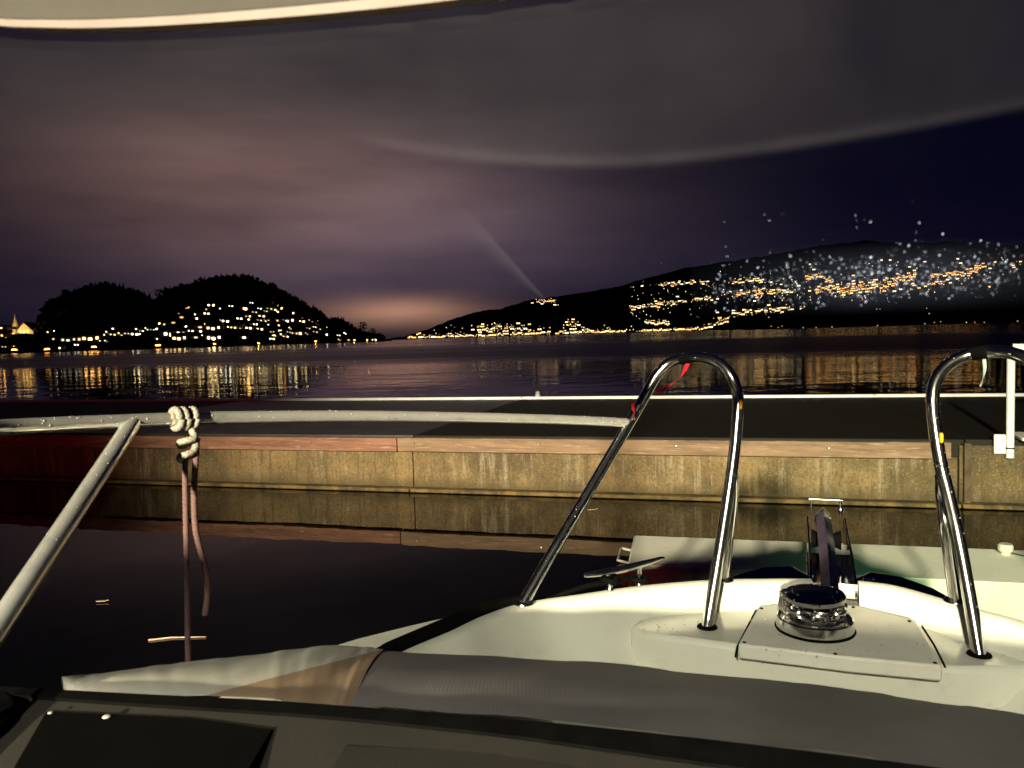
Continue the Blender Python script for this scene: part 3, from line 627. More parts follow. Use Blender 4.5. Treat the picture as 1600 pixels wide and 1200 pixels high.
def street_lamp(x, y, h, r, label, m='sodium'):
    r *= 1.3
    p = HILL.point(x, y); p.z -= h
    t = root('street_lamp', label, 'street lamp', p, 'street lamps on the left shore')
    mb = MB(); mb.tube([p + V((0, 0, -1)), p + V((0, 0, h * .9)), p + V((0, 0, h + .3))], [.16, .11, .09], 8); obj('pole', mb, 'pole', t)
    mb = MB(); mb.tube([p + V((0, 0, h + .3)), p + V((0, -.5, h + .6)), p + V((0, -1.2, h + .6))], .07, 8); mb.lathe([(.2, h + .62), (.7, h + .5), (.75, h + .4)], p + V((0, -1.2, 0)), seg=10); obj('arm', mb, 'pole', t)
    mb = MB(); mb.lathe([(.05, h - r * .9), (r * .75, h - r * .5), (r, h), (r * .7, h + r * .4), (.05, h + .38)], p + V((0, -1.2, 0)), seg=12); obj('lamp_globe', mb, m, t, smooth=True)
    pl = bpy.data.lights.new('street_lamp_light', 'POINT'); pl.energy = 4200; pl.color = (1, .45, .1); pl.shadow_soft_size = .6
    q = bpy.data.objects.new('street_lamp_light', pl); COL.objects.link(q); q.location = p + V((0, -2.6, h - .3))
street_lamp(63, 519, 9, 2.25, 'brightest orange street lamp, beside the floodlit church', 'sodium_big')
street_lamp(24, 547, 5, 1.50, 'orange quay lamp nearest the left edge of the picture')
street_lamp(75, 546, 5, 1.50, 'orange quay lamp below the bright lamp by the church')
street_lamp(148, 542.5, 6, 1.50, 'orange quay lamp at the water below the left hump')
street_lamp(248, 540, 6, 1.65, 'orange shore lamp below the dip between the humps')
street_lamp(336, 537.5, 6, .9, 'small yellow shore lamp below the left part of the hillside houses')
street_lamp(404.5, 536.5, 6, .9, 'small yellow shore lamp below the middle of the hillside houses')
street_lamp(493.5, 533.5, 6, .9, 'small yellow shore lamp below the right end of the hillside')
street_lamp(554, 531.5, 6, .9, 'yellow shore lamp at the low tip of the hill')
street_lamp(574, 531, 6, .8, 'last small lamp at the end of the left shore')

# ------------------------------------------------------------------ breakwater pontoon
DU = V((.9612, -.2758, 0)); DN = V((.2758, .9612, 0)); DO = V((-1.25, 9.24, 0)); ZT = .675
AX = (DU, DN, V((0, 0, 1)))
def dk(s, n, z): return DO + DU * s + DN * n + V((0, 0, z))
dock = root('breakwater_pontoon', 'long concrete breakwater pontoon with timber edge and white far kerb', 'pontoon', dk(0, 2.5, 0))
JOINTS = [-24.0, -18.0, -12.0, -6.0, 0.0, 5.93]
for a, b in zip(JOINTS, JOINTS[1:]):
    mb = MB(); mb.box(dk((a + b) / 2, .20, .075), (b - a - .012, .30, .85), AX); obj('wall_panel', mb, 'concrete', dock, bevel=.006)
    mb = MB(); mb.box(dk((a + b) / 2 - .0, -.02, .03), (b - a - .006, .15, .045), AX); obj('waterline_ledge', mb, 'concrete_foot', dock, bevel=.012)
mb = MB(); mb.box(dk(9.0, .22, .12), (6.12, .34, 1.0), AX); obj('wall_panel', mb, 'concrete', dock, bevel=.006)
mb = MB(); mb.box(dk(9.0, -.02, .03), (6.12, .15, .045), AX); obj('waterline_ledge', mb, 'concrete_foot', dock, bevel=.012)
for j, s0 in enumerate((-24, -18, -12, -6, 0, 6, 9)):
    w = 6 if s0 < 6 else 3
    mb = MB(); mb.box(dk(s0 + w / 2, 2.62, ZT - .09), (w - .014, 5.04, .18), AX); obj('deck_slab', mb, 'dock_top2' if j == 3 else 'dock_top', dock, bevel=.008)
BO = [-24.2, -18.15, -12.15, -6.2, -.16, 5.85]
for j, (a, b) in enumerate(zip(BO, BO[1:])):
    mb = MB(); dz = (hashn(j, 2) - .5) * .006; mb.box(dk((a + b) / 2, .0, .575 + dz), (b - a - .012, .09, .165), AX)
    bd = obj('timber_board', mb, 'timber2' if j == 4 else 'timber', dock, bevel=.006)
    s = a + .22
    while s < b:
        mb = MB(); mb.lathe([(.017, 0), (.017, .006), (.010, .012)], dk(s, -.046, .60 + (hashn(s, 4) - .5) * .02), -DN, 10); obj('bolt', mb, 'bolt', bd); s += 1.55
mb = MB(); mb.box(dk(6.0, .035, .32), (.06, .10, .66), AX); obj('rusty_channel', mb, 'rust', dock, bevel=.004)
for s0 in (-24, -18, -12, -6, 0, 6):
    mb = MB(); mb.box(dk(s0 + 3, 5.19, .645), (5.992, .09, .15), AX); obj('white_kerb', mb, 'white_paint', dock, bevel=.01)
mb = MB(); mb.lathe([(.05, 0), (.05, .03), (.03, .05), (.045, .08), (.01, .10)], dk(.30, 5.19, .72), seg=12); obj('mooring_ring_stud', mb, 'galv', dock)
mb = MB(); mb.box(dk(-6, 2.7, .12), (36, 4.6, .74), AX); mb.box(dk(9.0, 2.7, .12), (5.8, 4.6, .74), AX); obj('float_body', mb, 'rust', dock)

# white railing and gangway at the right
PB = onz(1578, 712, .53); rl = root('white_railing', 'white tubular railing of a gangway on the pontoon at right edge', 'railing', V((PB.x, PB.y, .5)))
tm = (PB - CP).dot(CF)
top = at(1578, 552, tm)
mb = MB(); mb.tube([PB + V((0, 0, -.02)), V((PB.x, PB.y, top.z))], .036, 16); obj('post', mb, 'white_paint', rl, smooth=True)
mb = MB(); a = at(1582, 540.5, tm); mb.tube([V((PB.x - .0, PB.y - .02, top.z + .06)), V((PB.x + .5, PB.y - .25, top.z + .055)), V((PB.x + 2.2, PB.y - 1.0, top.z + .04))], .036, 16); obj('top_rail', mb, 'white_paint', rl, smooth=True)
mb = MB(); mb.box(V((PB.x - .085, PB.y + .03, .645)), (.10, .035, .19), AX); obj('bracket_plate', mb, 'white_paint', rl, bevel=.004)
mb = MB(); mb.box(V((PB.x + .75, PB.y - .30, .60)), (1.35, .05, .16), (V((.94, -.34, 0)), V((.34, .94, 0)), V((0, 0, 1)))); obj('stringer', mb, 'galv', rl, bevel=.004)
mb = MB(); mb.box(V((PB.x + .80, PB.y - .10, .70)), (1.40, .5, .03), (V((.94, -.34, 0)), V((.34, .94, 0)), V((0, 0, 1)))); obj('gangway_tread', mb, 'white_paint', rl, bevel=.004)
mb = MB(); mb.tube([V((PB.x + 2.15, PB.y - .98, .3)), V((PB.x + 2.15, PB.y - .98, top.z + .04))], .036, 12); obj('post', mb, 'white_paint', rl, smooth=True)
mb = MB(); mb.lathe([(.042, 0), (.042, .012)], V((PB.x, PB.y, .60)), seg=16); obj('clamp', mb, 'rubber', rl)

# grey mooring finger in front of the bow
fa, fb = onz(990, 836, .44), onz(980, 882, .44); ga, gb = onz(1554, 865, .44), onz(1600, 903, .44)
ud = ((ga - fa).normalized() + (gb - fb).normalized()).normalized(); ga2, gb2 = fa + ud * 4.2, fb + ud * 4.2
fg = root('mooring_finger', 'grey concrete mooring finger floating just ahead of the bow', 'mooring finger', V((2.2, 4.4, 0)))
mb = MB(); mb.prism([fa, ga2, gb2, fb], (0, 0, -.62)); mb.mi[0] = mb.mi[1] = 1; obj('float_beam', mb, ['finger', 'finger_top_lit'], fg, bevel=.012)
e = (fb - fa).normalized(); ln = (fb - fa).length
c = fb + V((0, 0, -.075)) - ud * .030 - e * .03
mb = MB(); mb.lathe([(.026, -.06), (.036, -.05), (.036, .05), (.026, .06)], c + V((0, 0, 0)), V((0, 0, 1)), 18); obj('end_roller', mb, 'orange', fg, smooth=True)
h0 = fb - e * .10 + V((0, 0, -.02)); h1 = fb - e * .38 + V((0, 0, -.02))
mb = MB(); mb.tube([h0, h0 - ud * .065 + V((0, 0, .012)), h1 - ud * .065 + V((0, 0, .012)), h1], .008, 8); obj('wire_handle', mb, 'galv', fg)
bc = onz(1571, 866, .44)
mb = MB(); mb.lathe([(.028, 0), (.026, .012), (.036, .018), (.042, .028), (.042, .055), (.034, .064)], bc, seg=20); bo = obj('bollard', mb, 'finger', fg, smooth=True)
mb = MB(); mb.tube([bc + V((.03, -.01, .01)), bc + V((.09, -.14, .008)), bc + V((.16, -.30, .004))], .004, 6); obj('tie_line', mb, 'pole', fg)

# floating debris
def leaf(x, y, w, label, rz):
    p = onz(x, y, .006); mb = MB(); n = 9
    pts = [(math.cos(t) * w * (.5 - .0 * t), math.sin(t) * w * .16) for t in [2 * math.pi * k / 14 for k in range(14)]]
    ca, sa = math.cos(rz), math.sin(rz)
    top = [p + V((a * ca - b * sa, a * sa + b * ca, .006 + .05 * a * a / w)) for a, b in pts]
    mb.prism(top, (0, 0, -.003)); q = p + V((ca * w * .5, sa * w * .5, .006 + .012 * w)); mb.tube([q, q + V((ca * w * .25, sa * w * .25, .004))], .003, 5)
    o = obj('floating_leaf', mb, 'leaf', None, p); tag(o, label, 'leaf', 'leaves floating on the water')
leaf(200, 746, .30, 'long pale leaf floating by the foot of the pontoon wall', -.2)
leaf(158, 940, .075, 'tiny pale leaf on black water under the handrail stanchion', 0)
leaf(924, 797, .09, 'small pale leaf on the water between wall and slanted stanchion', .1)
p0 = onz(232, 1000, .006); p1 = onz(268, 996, .006); p2 = onz(322, 995, .006)
mb = MB(); mb.tube([p0, p1, p2], [.006, .005, .002], 6); o = obj('floating_reed', mb, 'leaf', None, p1); tag(o, 'thin reed stalk floating beside the hanging rope', 'reed')

# ------------------------------------------------------------------ the boat
boat = root('motor_boat', 'cream motor boat foredeck with stainless pulpit rails and windlass', 'boat', V((0, 0, 0)))
ZL, ZP, ZF = 1.21, 1.15, 1.03
# gunwale outline (lip top) port aft -> bow -> starboard aft
lip_px = [(745, 956), (815, 941), (900, 928), (1000, 914), (1110, 905), (1200, 903), (1266, 903)]
lipP = cat_rom([onz(x, y, z) for x, y, z in [(540, 1068, 1.236), (622, 1019, 1.228), (700, 985.5, 1.222)]] + [onz(x, y, ZL + (.006 if x < 800 else 0)) for x, y in [(752, 961)] + lip_px[1:]], 6)
lipS = cat_rom([onz(x, y, ZL) for x, y in [(1340, 906), (1400, 914), (1480, 936), (1540, 953), (1600, 969), (1700, 1003), (1850, 1060)]], 6)
CEN = V((.62, 1.25, 0))
def inward(p, d):
    v = CEN - V((p.x, p.y, 0)); v.normalize(); return p + v * d
portaft = [onz(x, y, ZL + .03) for x, y in [(250, 1085), (480, 1027), (610, 992)]]
def bulwark(lip, name):
    rows = []
    for (d, z) in ((.0, -.012), (.006, 0), (.030, .0), (.038, -.006), (.055, -.035), (.075, -.065), (.10, -.10), (.13, -.135), (.18, -.165), (.26, -.178), (.60, -.18)):
        rows.append([inward(p, d) + V((0, 0, z)) for p in lip])
    mb = MB(); mb.grid(rows); return mb
mb = bulwark(lipP, 'p'); obj('foredeck', mb, 'gelcoat', boat, smooth=60)
mb = bulwark(lipS, 's'); obj('foredeck', mb, 'gelcoat', boat, smooth=60)
# floor of the foredeck
fl = [inward(p, .2) for p in lipP] + [inward(p, .2) for p in lipS]
mb = MB(); pts = [V((p.x, p.y, ZF - .004)) for p in fl]; pts += [V((.9, .35, ZF - .004)), V((-.9, 1.0, ZF - .004)), V((-.55, 1.35, ZF - .004))]
mb.add(pts, [tuple(range(len(pts)))]); obj('deck_floor', mb, 'gelcoat', boat)
# hull shell below the lip
allp = [onz(420, 1052, 1.22), onz(600, 999, 1.215), onz(745, 956, ZL)] + [q for q in lipP if q.x > .0] + cat_rom([onz(1266, 903, ZL), onz(1300, 902.5, ZL), onz(1340, 906, ZL)], 4)[1:-1] + lipS
allp = [V((-1.22, .2, 1.24)), V((-1.0, .9, 1.235))] + allp
rows = []
for (d, z) in ((0.0, ZL - .013), (-.012, ZL - .03), (-.012, ZL - .07), (.0, ZL - .075), (.06, .8), (.16, .35), (.30, -.1)):
    rows.append([V((inward(p, d).x, inward(p, d).y, z + (p.z - ZL if z > 1 else 0))) for p in allp])
mb = MB(); mb.grid(rows); obj('hull', mb, 'hullwhite', boat, smooth=60)
# port side deck wedge and the black seam beside it
wd = [onz(500, 1016, 1.235), onz(560, 998, 1.232), onz(640, 978, 1.226), onz(743, 955, 1.214)]
wi = [onz(500, 1075, 1.235), onz(560, 1040, 1.23), onz(640, 1003, 1.224), onz(747, 956.5, 1.212)]
mid = [a.lerp(b, .5) + V((0, 0, -.004)) for a, b in zip(wd, wi)]
mb = MB(); mb.grid([[p + V((0, 0, -.05)) for p in wd], wd, mid, wi]); obj('gunwale_strip', mb, 'hullwhite', boat, smooth=30)
sa = [onz(560, 1041, 1.232), onz(604, 1014, 1.228), onz(680, 981, 1.222), onz(748, 953, 1.216), onz(800, 939, 1.214), onz(830, 934, 1.213)]
sb = [onz(570, 1050, 1.232), onz(622, 1018, 1.228), onz(700, 985, 1.222), onz(752, 961.5, 1.216), onz(800, 944, 1.214), onz(830, 937.5, 1.213)]
up = V((0, 0, .014))
mb = MB(); mb.grid([[p - up for p in sa], [p + up for p in sa], [p + up for p in sb], [p - up for p in sb]]); obj('black_seam', mb, 'rubber', boat)  # narrow black strip along the port gunwale
# raised anchor platform
ptop = [(984, 978), (1000, 966), (1060, 953), (1130, 941), (1200, 931), (1266, 925), (1340, 927), (1400, 936), (1480, 956), (1560, 982), (1640, 1010), (1720, 1040), (1600, 1043), (1500, 1044), (1400, 1037), (1300, 1029), (1200, 1016), (1110, 1003), (1030, 992), (996, 986)]
pw = [onz(x, y, ZP) for x, y in ptop]
mb = MB(); mb.prism(pw, (0, 0, -.14)); pf = obj('anchor_platform', mb, 'gelcoat', boat, bevel=.012)
# windlass plate
zp = ZP + .022
pl = [onz(x, y, zp) for x, y in [(1153, 1006), (1185, 947), (1240, 940), (1340, 946), (1430, 968), (1473, 1040), (1320, 1026)]]
mb = MB(); mb.prism(pl, (0, 0, -.034)); plate = obj('windlass_plate', mb, 'gelcoat_matt', boat, bevel=.005)
for (x, y) in [(1163, 1004), (1190, 951), (1305, 1022), (1461, 1036), (1421, 971), (1333, 949)]:
    mb = MB(); mb.lathe([(.0042, 0), (.0042, .0012), (.002, .002)], onz(x, y, zp + .0005), seg=10); obj('screw', mb, 'rubber', plate)

for pa in ([(1149, 1026), (1152, 1010), (1183, 950)], [(1433, 966), (1460, 1008), (1477, 1042)]):
    mb = MB(); mb.tube([onz(x, y, ZP + .0015) for x, y in pa], .0022, 6); obj('seam', mb, 'rubber', pf)
# windlass
wc = onz(1273, 982, zp + .001)
wl = MB(); wl.lathe([(.085, 0), (.086, .002), (.085, .004)], wc, seg=48)
wr = obj('windlass', wl, 'rubber', boat, smooth=True)
mb = MB(); mb.lathe([(.081, .002), (.083, .006), (.081, .026), (.078, .029), (.066, .029), (.060, .024)], wc, seg=56); obj('base_ring', mb, 'chrome', wr, smooth=30)
mb = MB(); mb.lathe([(.058, .024), (.062, .034), (.046, .046), (.040, .052), (.044, .056), (.054, .062), (.050, .068)], wc, seg=40); obj('chain_gypsy', mb, 'chrome_dark', wr, smooth=30)
for k in range(14):
    an = k * 2 * math.pi / 14; c = wc + V((math.cos(an) * .060, math.sin(an) * .060, .050 + .003 * (-1) ** k)); tdir = V((-math.sin(an), math.cos(an), 0)); rad = V((math.cos(an), math.sin(an), 0))
    ring = []
    nrm = V((0, 0, 1)) if k % 2 else rad
    for q in range(13):
        a = 2 * math.pi * q / 12; ring.append(c + tdir * (.017 * math.cos(a)) + nrm * (.009 * math.sin(a)))
    mb = MB(); mb.tube(ring, .0036, 8, cap=False); obj('chain_link', mb, 'chrome', wr, smooth=True)
ct = wc + V((0, 0, .066)); tilt = (V((0, 0, 1)) - BF * .02 - BR * .03).normalized()
mb = MB(); mb.lathe([(.056, 0), (.064, .003), (.066, .012), (.063, .016), (.048, .019), (.046, .021), (.028, .024), (.006, .025)], ct, tilt, 56); obj('cap', mb, 'chrome_dark', wr, smooth=30)
mb = MB(); c = ct - BR * .056 + V((0, 0, .012)); mb.lathe([(.012, 0), (.013, .004), (.012, .014), (.008, .018)], c - BR * .004 + V((0, 0, -.012)), seg=20); mb.tube([c - BR * .012 + V((0, 0, .0)), c - BR * .016 + V((0, 0, -.030)), c - BR * .006 + V((0, 0, -.052)), c + BR * .01 + V((0, 0, -.055))], .007, 10); obj('chain_stripper', mb, 'chrome', wr, smooth=True)

# bow roller with the anchor shank
bc0 = onz(1302, 930, ZP + .01); rollr = MB()
def bp_(f, r, z): return bc0 + BF * f + BR * r + V((0, 0, z))
rollr.prism([bp_(-.03, -.060, -.004), bp_(.36, -.060, .0), bp_(.36, .060, .0), bp_(-.03, .060, -.004)], (0, 0, .008))
br_ = obj('bow_roller', rollr, 'chrome_dark', boat, bevel=.002)
for s in (-1, 1):
    prof = [(-.02, .0), (.02, .045), (.10, .070), (.26, .085), (.42, .105), (.47, .085), (.47, .04), (.40, -.01), (.30, -.03), (.05, -.02)]
    mb = MB(); mb.prism([bp_(f, s * .050, z) for f, z in prof], BR * (.006 * s)); obj('cheek_plate', mb, 'chrome_dark', br_, bevel=.0015)
mb = MB(); mb.lathe([(.030, -.042), (.018, -.015), (.018, .015), (.030, .042)], bp_(.42, 0, .035), BR, 20); obj('roller', mb, 'rubber', br_, smooth=True)
mb = MB(); mb.tube([bp_(.44, -.048, .155), bp_(.44, .048, .155)], .003, 10); mb.tube([bp_(.44, .042, .155), bp_(.44, .042, .105)], .005, 10); mb.tube([bp_(.44, -.042, .155), bp_(.44, -.042, .105)], .003, 8); mb.lathe([(.008, 0), (.010, .005), (.008, .012)], bp_(.44, .042, .118), seg=12); obj('retaining_pin', mb, 'chrome', br_, smooth=True)
anc = MB(); sh = [(-.08, .020), (.05, .075), (.20, .098), (.40, .12), (.55, .05)]
anc.tube(cat_rom([bp_(f, -.01, z) for f, z in sh], 5), .021, 4); an_ = obj('anchor', anc, 'chrome', boat, smooth=True)
for s in (-1, 1):
    cheeks = [(.10, .045, .012), (.14, .10, .030), (.10, .17, .034), (.05, .235, .026), (.02, .275, .010), (-.01, .235, .004), (-.02, .16, .0), (.02, .07, -.004)]
    mb = MB(); mb.prism([bp_(f, s * r, z) for f, r, z in cheeks], (0, 0, -.018)); obj('fluke', mb, 'chrome_dark', an_, bevel=.006)
mb = MB(); mb.box(bp_(.02, .085, .018), (.028, .03, .05), (BR, BF, V((0, 0, 1)))); obj('chain_stopper', mb, 'chrome', br_, bevel=.004)

# bow cleat on the port gunwale
ca, cb = onz(953, 921, ZL + .002), onz(999, 913, ZL + .002)
cl = MB(); cu = (cb - ca).normalized()
for q in (ca, cb): cl.lathe([(.010, 0), (.007, .006), (.0065, .038), (.009, .044)], q, seg=16)
cr = obj('cleat', cl, 'chrome', boat, smooth=True)
hz_ = V((0, 0, .046)); m0 = ca.lerp(cb, .5) + hz_
mb = MB(); ll = [-.115, -.108, -.07, -.03, .03, .07, .108, .118]; mb.tube([m0 + cu * k + V((0, 0, .006 * abs(k) ** 2 / .0133 + .05 * k)) for k in ll], [.003, .006, .0085, .010, .010, .0085, .006, .003], 14); obj('horn', mb, 'chrome', cr, smooth=True)
cn = cu.cross(V((0, 0, 1)))
for q, z in ((ca, .026), (cb, .014)):
    ring = [q + V((0, 0, z + .002 * math.sin(3 * a))) + cu * (.017 * math.cos(a)) + cn * (.017 * math.sin(a)) for a in [2 * math.pi * k / 20 for k in range(21)]]
    mb = MB(); mb.tube(ring, .007, 10, cap=False); o = obj('mooring_line_wrap', mb, 'rubber', cr, smooth=True)
mb = MB(); mb.tube(cat_rom([ca + V((0, 0, .02)) + cn * .017, ca.lerp(cb, .5) + V((0, 0, .018)) - cn * .005, cb + V((0, 0, .014)) - cn * .017], 5), .007, 10)
mb.tube(cat_rom([ca - cn * .017 + V((0, 0, .012)), ca - cu * .06 - cn * .03 + V((0, 0, .006)), ca - cu * .16 - cn * .05 + V((0, 0, -.02))], 5), .007, 10); obj('mooring_line_wrap', mb, 'rubber', cr, smooth=True)

# stainless rails --------------------------------------------------------
RT = .0142
def depth(p): return (p - CP).dot(CF)
def tubeobj(name, path, r, parent, n=8, m='chrome', seg=18):
    mb = MB(); mb.tube(cat_rom(path, n), r, seg); return obj(name, mb, m, parent, smooth=True)
rail_px = [(-160, 678, .98), (0, 668, 1.14), (110, 662, 1.24), (207, 657.5, 1.33), (290, 654, 1.41), (400, 651.5, 1.52), (550, 650, 1.66), (700, 651.5, 1.79), (850, 655, 1.91), (940, 658.5, 1.98), (984, 661, 2.02)]
RAIL = [at(*q) for q in rail_px]
rail = tubeobj('handrail', RAIL, .0122, boat, 8, 'rail')
bL = onz(818, 942, ZL + .002); bLa = onz(1105, 980, ZP + .001)
tb, ta = depth(bL), depth(bLa)
hoop = [bL, at(860, 869, tb + .05), at(905, 794, tb + .10), at(950, 718, tb + .15), at(990, 650, tb + .185), at(1012, 611, tb + .19), at(1028, 584, tb + .19), at(1050, 565, tb + .18), at(1085, 558, tb + .14), at(1118, 564, tb + .10), at(1141, 586, ta + .10), at(1153, 620, ta + .095), at(1150, 680, ta + .085), at(1143, 740, ta + .07), at(1128, 840, ta + .04), bLa]
pul = tubeobj('pulpit_hoop', hoop, RT, boat, 8)
bb = onz(1130, 906, ZL + .002); tbb = depth(bb)
tubeobj('brace', [at(1145, 742, ta + .075), at(1146, 758, ta + .09), at(1144, 790, tbb - .04), at(1137, 850, tbb - .02), bb], RT * .95, pul, 8)
bR = onz(1530, 1023, ZP + .001); tr = depth(bR)
hoopR = [bR, at(1515, 935, tr + .04), at(1497, 840, tr + .075), at(1481, 770, tr + .09), at(1470, 725, tr + .10), at(1461, 670, tr + .11), at(1457, 625, tr + .115), at(1463, 593, tr + .12), at(1484, 568, tr + .12), at(1515, 554, tr + .11), at(1550, 549, tr + .08), at(1585, 553, tr + .04), at(1622, 575, tr), at(1660, 640, tr - .06), at(1760, 860, tr - .16), at(1850, 1058, tr - .24)]
pulr = tubeobj('pulpit_hoop', hoopR, RT, boat, 8)
bbr = onz(1493, 939, ZL + .002); tbr = depth(bbr)
tubeobj('brace', [at(1471, 745, tr + .10), at(1472, 775, tr + .13), at(1477, 820, tbr - .03), at(1485, 880, tbr - .015), bbr], RT * .98, pulr, 8)
s_top = at(207, 661, 1.33); s_mid = at(100, 824, 1.075); s_low = at(0, 975, .90)
dd = (s_low - s_top); s_bot = s_low + dd * ((1.25 - s_low.z) / dd.z)
stan = tubeobj('stanchion', [s_top, s_mid, s_low, s_low.lerp(s_bot, .5), s_bot], RT, boat, 6, 'rail')
for q in (bL, bb, bbr): mb = MB(); mb.lathe([(.026, 0), (.025, .003), (.018, .006)], q, seg=24); obj('flange', mb, 'chrome', boat, smooth=True)
for q in (bLa, bR): mb = MB(); mb.lathe([(.024, 0), (.023, .003), (.017, .006)], q, seg=24); obj('flange', mb, 'rubber', boat, smooth=True)
mb = MB(); mb.lathe([(.026, 0), (.025, .003), (.018, .006)], s_bot, seg=24); obj('flange', mb, 'chrome', boat, smooth=True)
# weld collars
def ringat(p, d, r, w, m, parent, name='collar'):
    mb = MB(); mb.lathe([(r * .97, -w), (r * 1.05, -w * .6), (r * 1.05, w * .6), (r * .97, w)], p, d, 24); obj(name, mb, m, parent, smooth=True)
ringat(hoop[13], (hoop[12] - hoop[13]), RT, .006, 'chrome', pul); ringat(hoopR[4], hoopR[5] - hoopR[4], RT, .006, 'chrome', pulr)
ringat(at(1072, 560, tb + .155), at(1085, 558, tb + .14) - at(1060, 562, tb + .17), RT, .016, 'rubber', pul, 'tape_band')
ringat(at(1530, 551, tr + .098), at(1550, 549, tr + .08) - at(1515, 554, tr + .11), RT, .022, 'rubber', pulr, 'tape_band')
# amber capsules standing in for lamp reflections on the tubes
for (x, y, t, par) in ((1157.5, 632, ta + .075, pul), (1471, 684, tr + .085, pulr)):
    s = .55 if y > 700 else 1; c = at(x, y, t); mb = MB(); mb.lathe([(.0028, -.011 * s), (.0042, -.008 * s), (.0042, .008 * s), (.0028, .011 * s)], c, CU, 12); obj('amber_glint', mb, 'amber', par, smooth=True)

# water beads on the rails
mb = MB(); rnd = random.Random(21)
def beads(path, n, r):
    P = cat_rom(path, 6)
    for _ in range(n):
        i = rnd.randrange(len(P) - 1); p = P[i].lerp(P[i + 1], rnd.random()); d = (P[i + 1] - P[i]).normalized()
        s1 = d.cross(V((0, 0, 1))).normalized(); u1 = s1.cross(d).normalized(); an = rnd.uniform(-.4, math.pi + .4)
        nrm = s1 * math.cos(an) + u1 * math.sin(an); q = p + nrm * ((.0122 if path is RAIL else RT) * .98); r_ = r * rnd.uniform(.4, 1.2)
        mb.lathe([(r_, 0), (r_ * .8, r_ * .4), (r_ * .3, r_ * .62)], q, nrm, 7)
beads(RAIL, 150, .0017); beads(hoop, 60, .0014); beads(hoopR[:12], 60, .0014); beads([s_top, s_mid, s_low], 24, .0014)
obj('water_beads', mb, 'waterdrop', boat, smooth=True, kind='stuff')

mb = MB(); rnd = random.Random(31)
for (x0, x1, y0, y1, z_, n_) in ((1235, 1310, 1014, 1026, zp + .0004, 16), (1160, 1460, 960, 1030, zp + .0004, 40), (1000, 1120, 960, 1000, ZP + .0004, 30), (1490, 1600, 1000, 1040, ZP + .0004, 24)):
    for _ in range(n_):
        q = onz(rnd.uniform(x0, x1), rnd.uniform(y0, y1), z_); r_ = rnd.uniform(.0008, .0028)
        if (q - wc).length < .09: continue
        mb.lathe([(r_, 0), (r_ * .8, r_ * .3), (r_ * .3, r_ * .45)], q, seg=8)
obj('deck_water_drops', mb, 'waterdrop', boat, smooth=True, kind='stuff')
# windscreen, gasket, dash, roof visor ---------------------------------------
GK = [(-60, 1068), (30, 1074), (200, 1083), (400, 1093), (545, 1103), (700, 1115), (800, 1123), (1000, 1143), (1150, 1160), (1300, 1178), (1450, 1197), (1600, 1216), (1800, 1243), (2100, 1285), (2600, 1360)]
gz = 1.45
GT = cat_rom([onz(x, y, gz) for x, y in GK], 4)
gth = [(-60, 10), (30, 12), (300, 17), (550, 19), (780, 25), (1000, 34), (1300, 42), (1800, 50)]
GB = cat_rom([onz(x, y + interp(gth, x), gz - .002) for x, y in GK], 4)
mb = MB(); mb.grid([[p + V((0, 0, -.03)) for p in GT], GT, GB, [p + V((0, 0, -.03)) for p in GB]]); obj('windscreen_gasket', mb, 'rubber', boat)
mb = MB(); mb.grid([[p + V((0, .003, -.012)) for p in GT], [p + V((0, .003, -.50)) for p in GT]]); obj('coachroof_front', mb, 'hullwhite', boat)
# roof visor lip
LP = [(-120, 26), (0, 40), (60, 42.5), (130, 43.5), (220, 41), (330, 35), (450, 26), (560, 16), (680, 3), (800, -13), (950, -38), (1150, -80)]
ldep = [(-120, .46), (400, .42), (1150, .36)]
L0 = cat_rom([at(x, y, interp(ldep, x)) for x, y in LP], 4)
lth = [(-120, 10), (0, 11), (150, 13), (400, 15), (700, 17), (1150, 18)]
L1 = cat_rom([at(x, y - interp(lth, x), interp(ldep, x) - .002) for x, y in LP], 4)
mb = MB(); mb.grid([[p + V((.006, .03, .014)) for p in L0], L0, L1, [p + V((.006, .03, .004)) for p in L1]]); vis = obj('visor_lip', mb, 'rooflip', boat, smooth=50)
bk = V((0, -.06, .035)); mb = MB(); top_ = V((.02, .05, .06))
mb.grid([[p + V((0, 0, .0005)) for p in L1], [p + bk * .5 + V((0, 0, .012)) for p in L1], [p + bk + V((0, 0, .012)) for p in L1], [p + bk + V((0, 0, .06)) for p in L1], [p + top_ for p in L1]])
obj('roof_visor', mb, 'roof', boat, smooth=60)
# glass between gasket and visor
GX = cat_rom([onz(x, y, gz) for x, y in GK], 4); LX = cat_rom([at(x, y, interp(ldep, x)) for x, y in LP + [(1500, -165), (1900, -270), (2300, -380)]], 4)
n = min(len(GX), len(LX)); gl0 = [GX[int(i * (len(GX) - 1) / (n - 1))] for i in range(n)]; gl1 = [LX[int(i * (len(LX) - 1) / (n - 1))] for i in range(n)]
def glp(u, v):
    i = u * (n - 1); a = min(int(i), n - 2); f = i - a
    p = gl0[a].lerp(gl0[a + 1], f); q = gl1[a].lerp(gl1[a + 1], f) + V((0, .012, .0))
    return p.lerp(q, v) + V((.34, .94, .3)).normalized() * (.02 * math.sin(math.pi * v))
mb = MB(); mb.grid([[glp(i / 40, j / 10) for i in range(41)] for j in range(11)]); ws = obj('windscreen', mb, 'glass', boat, smooth=80)
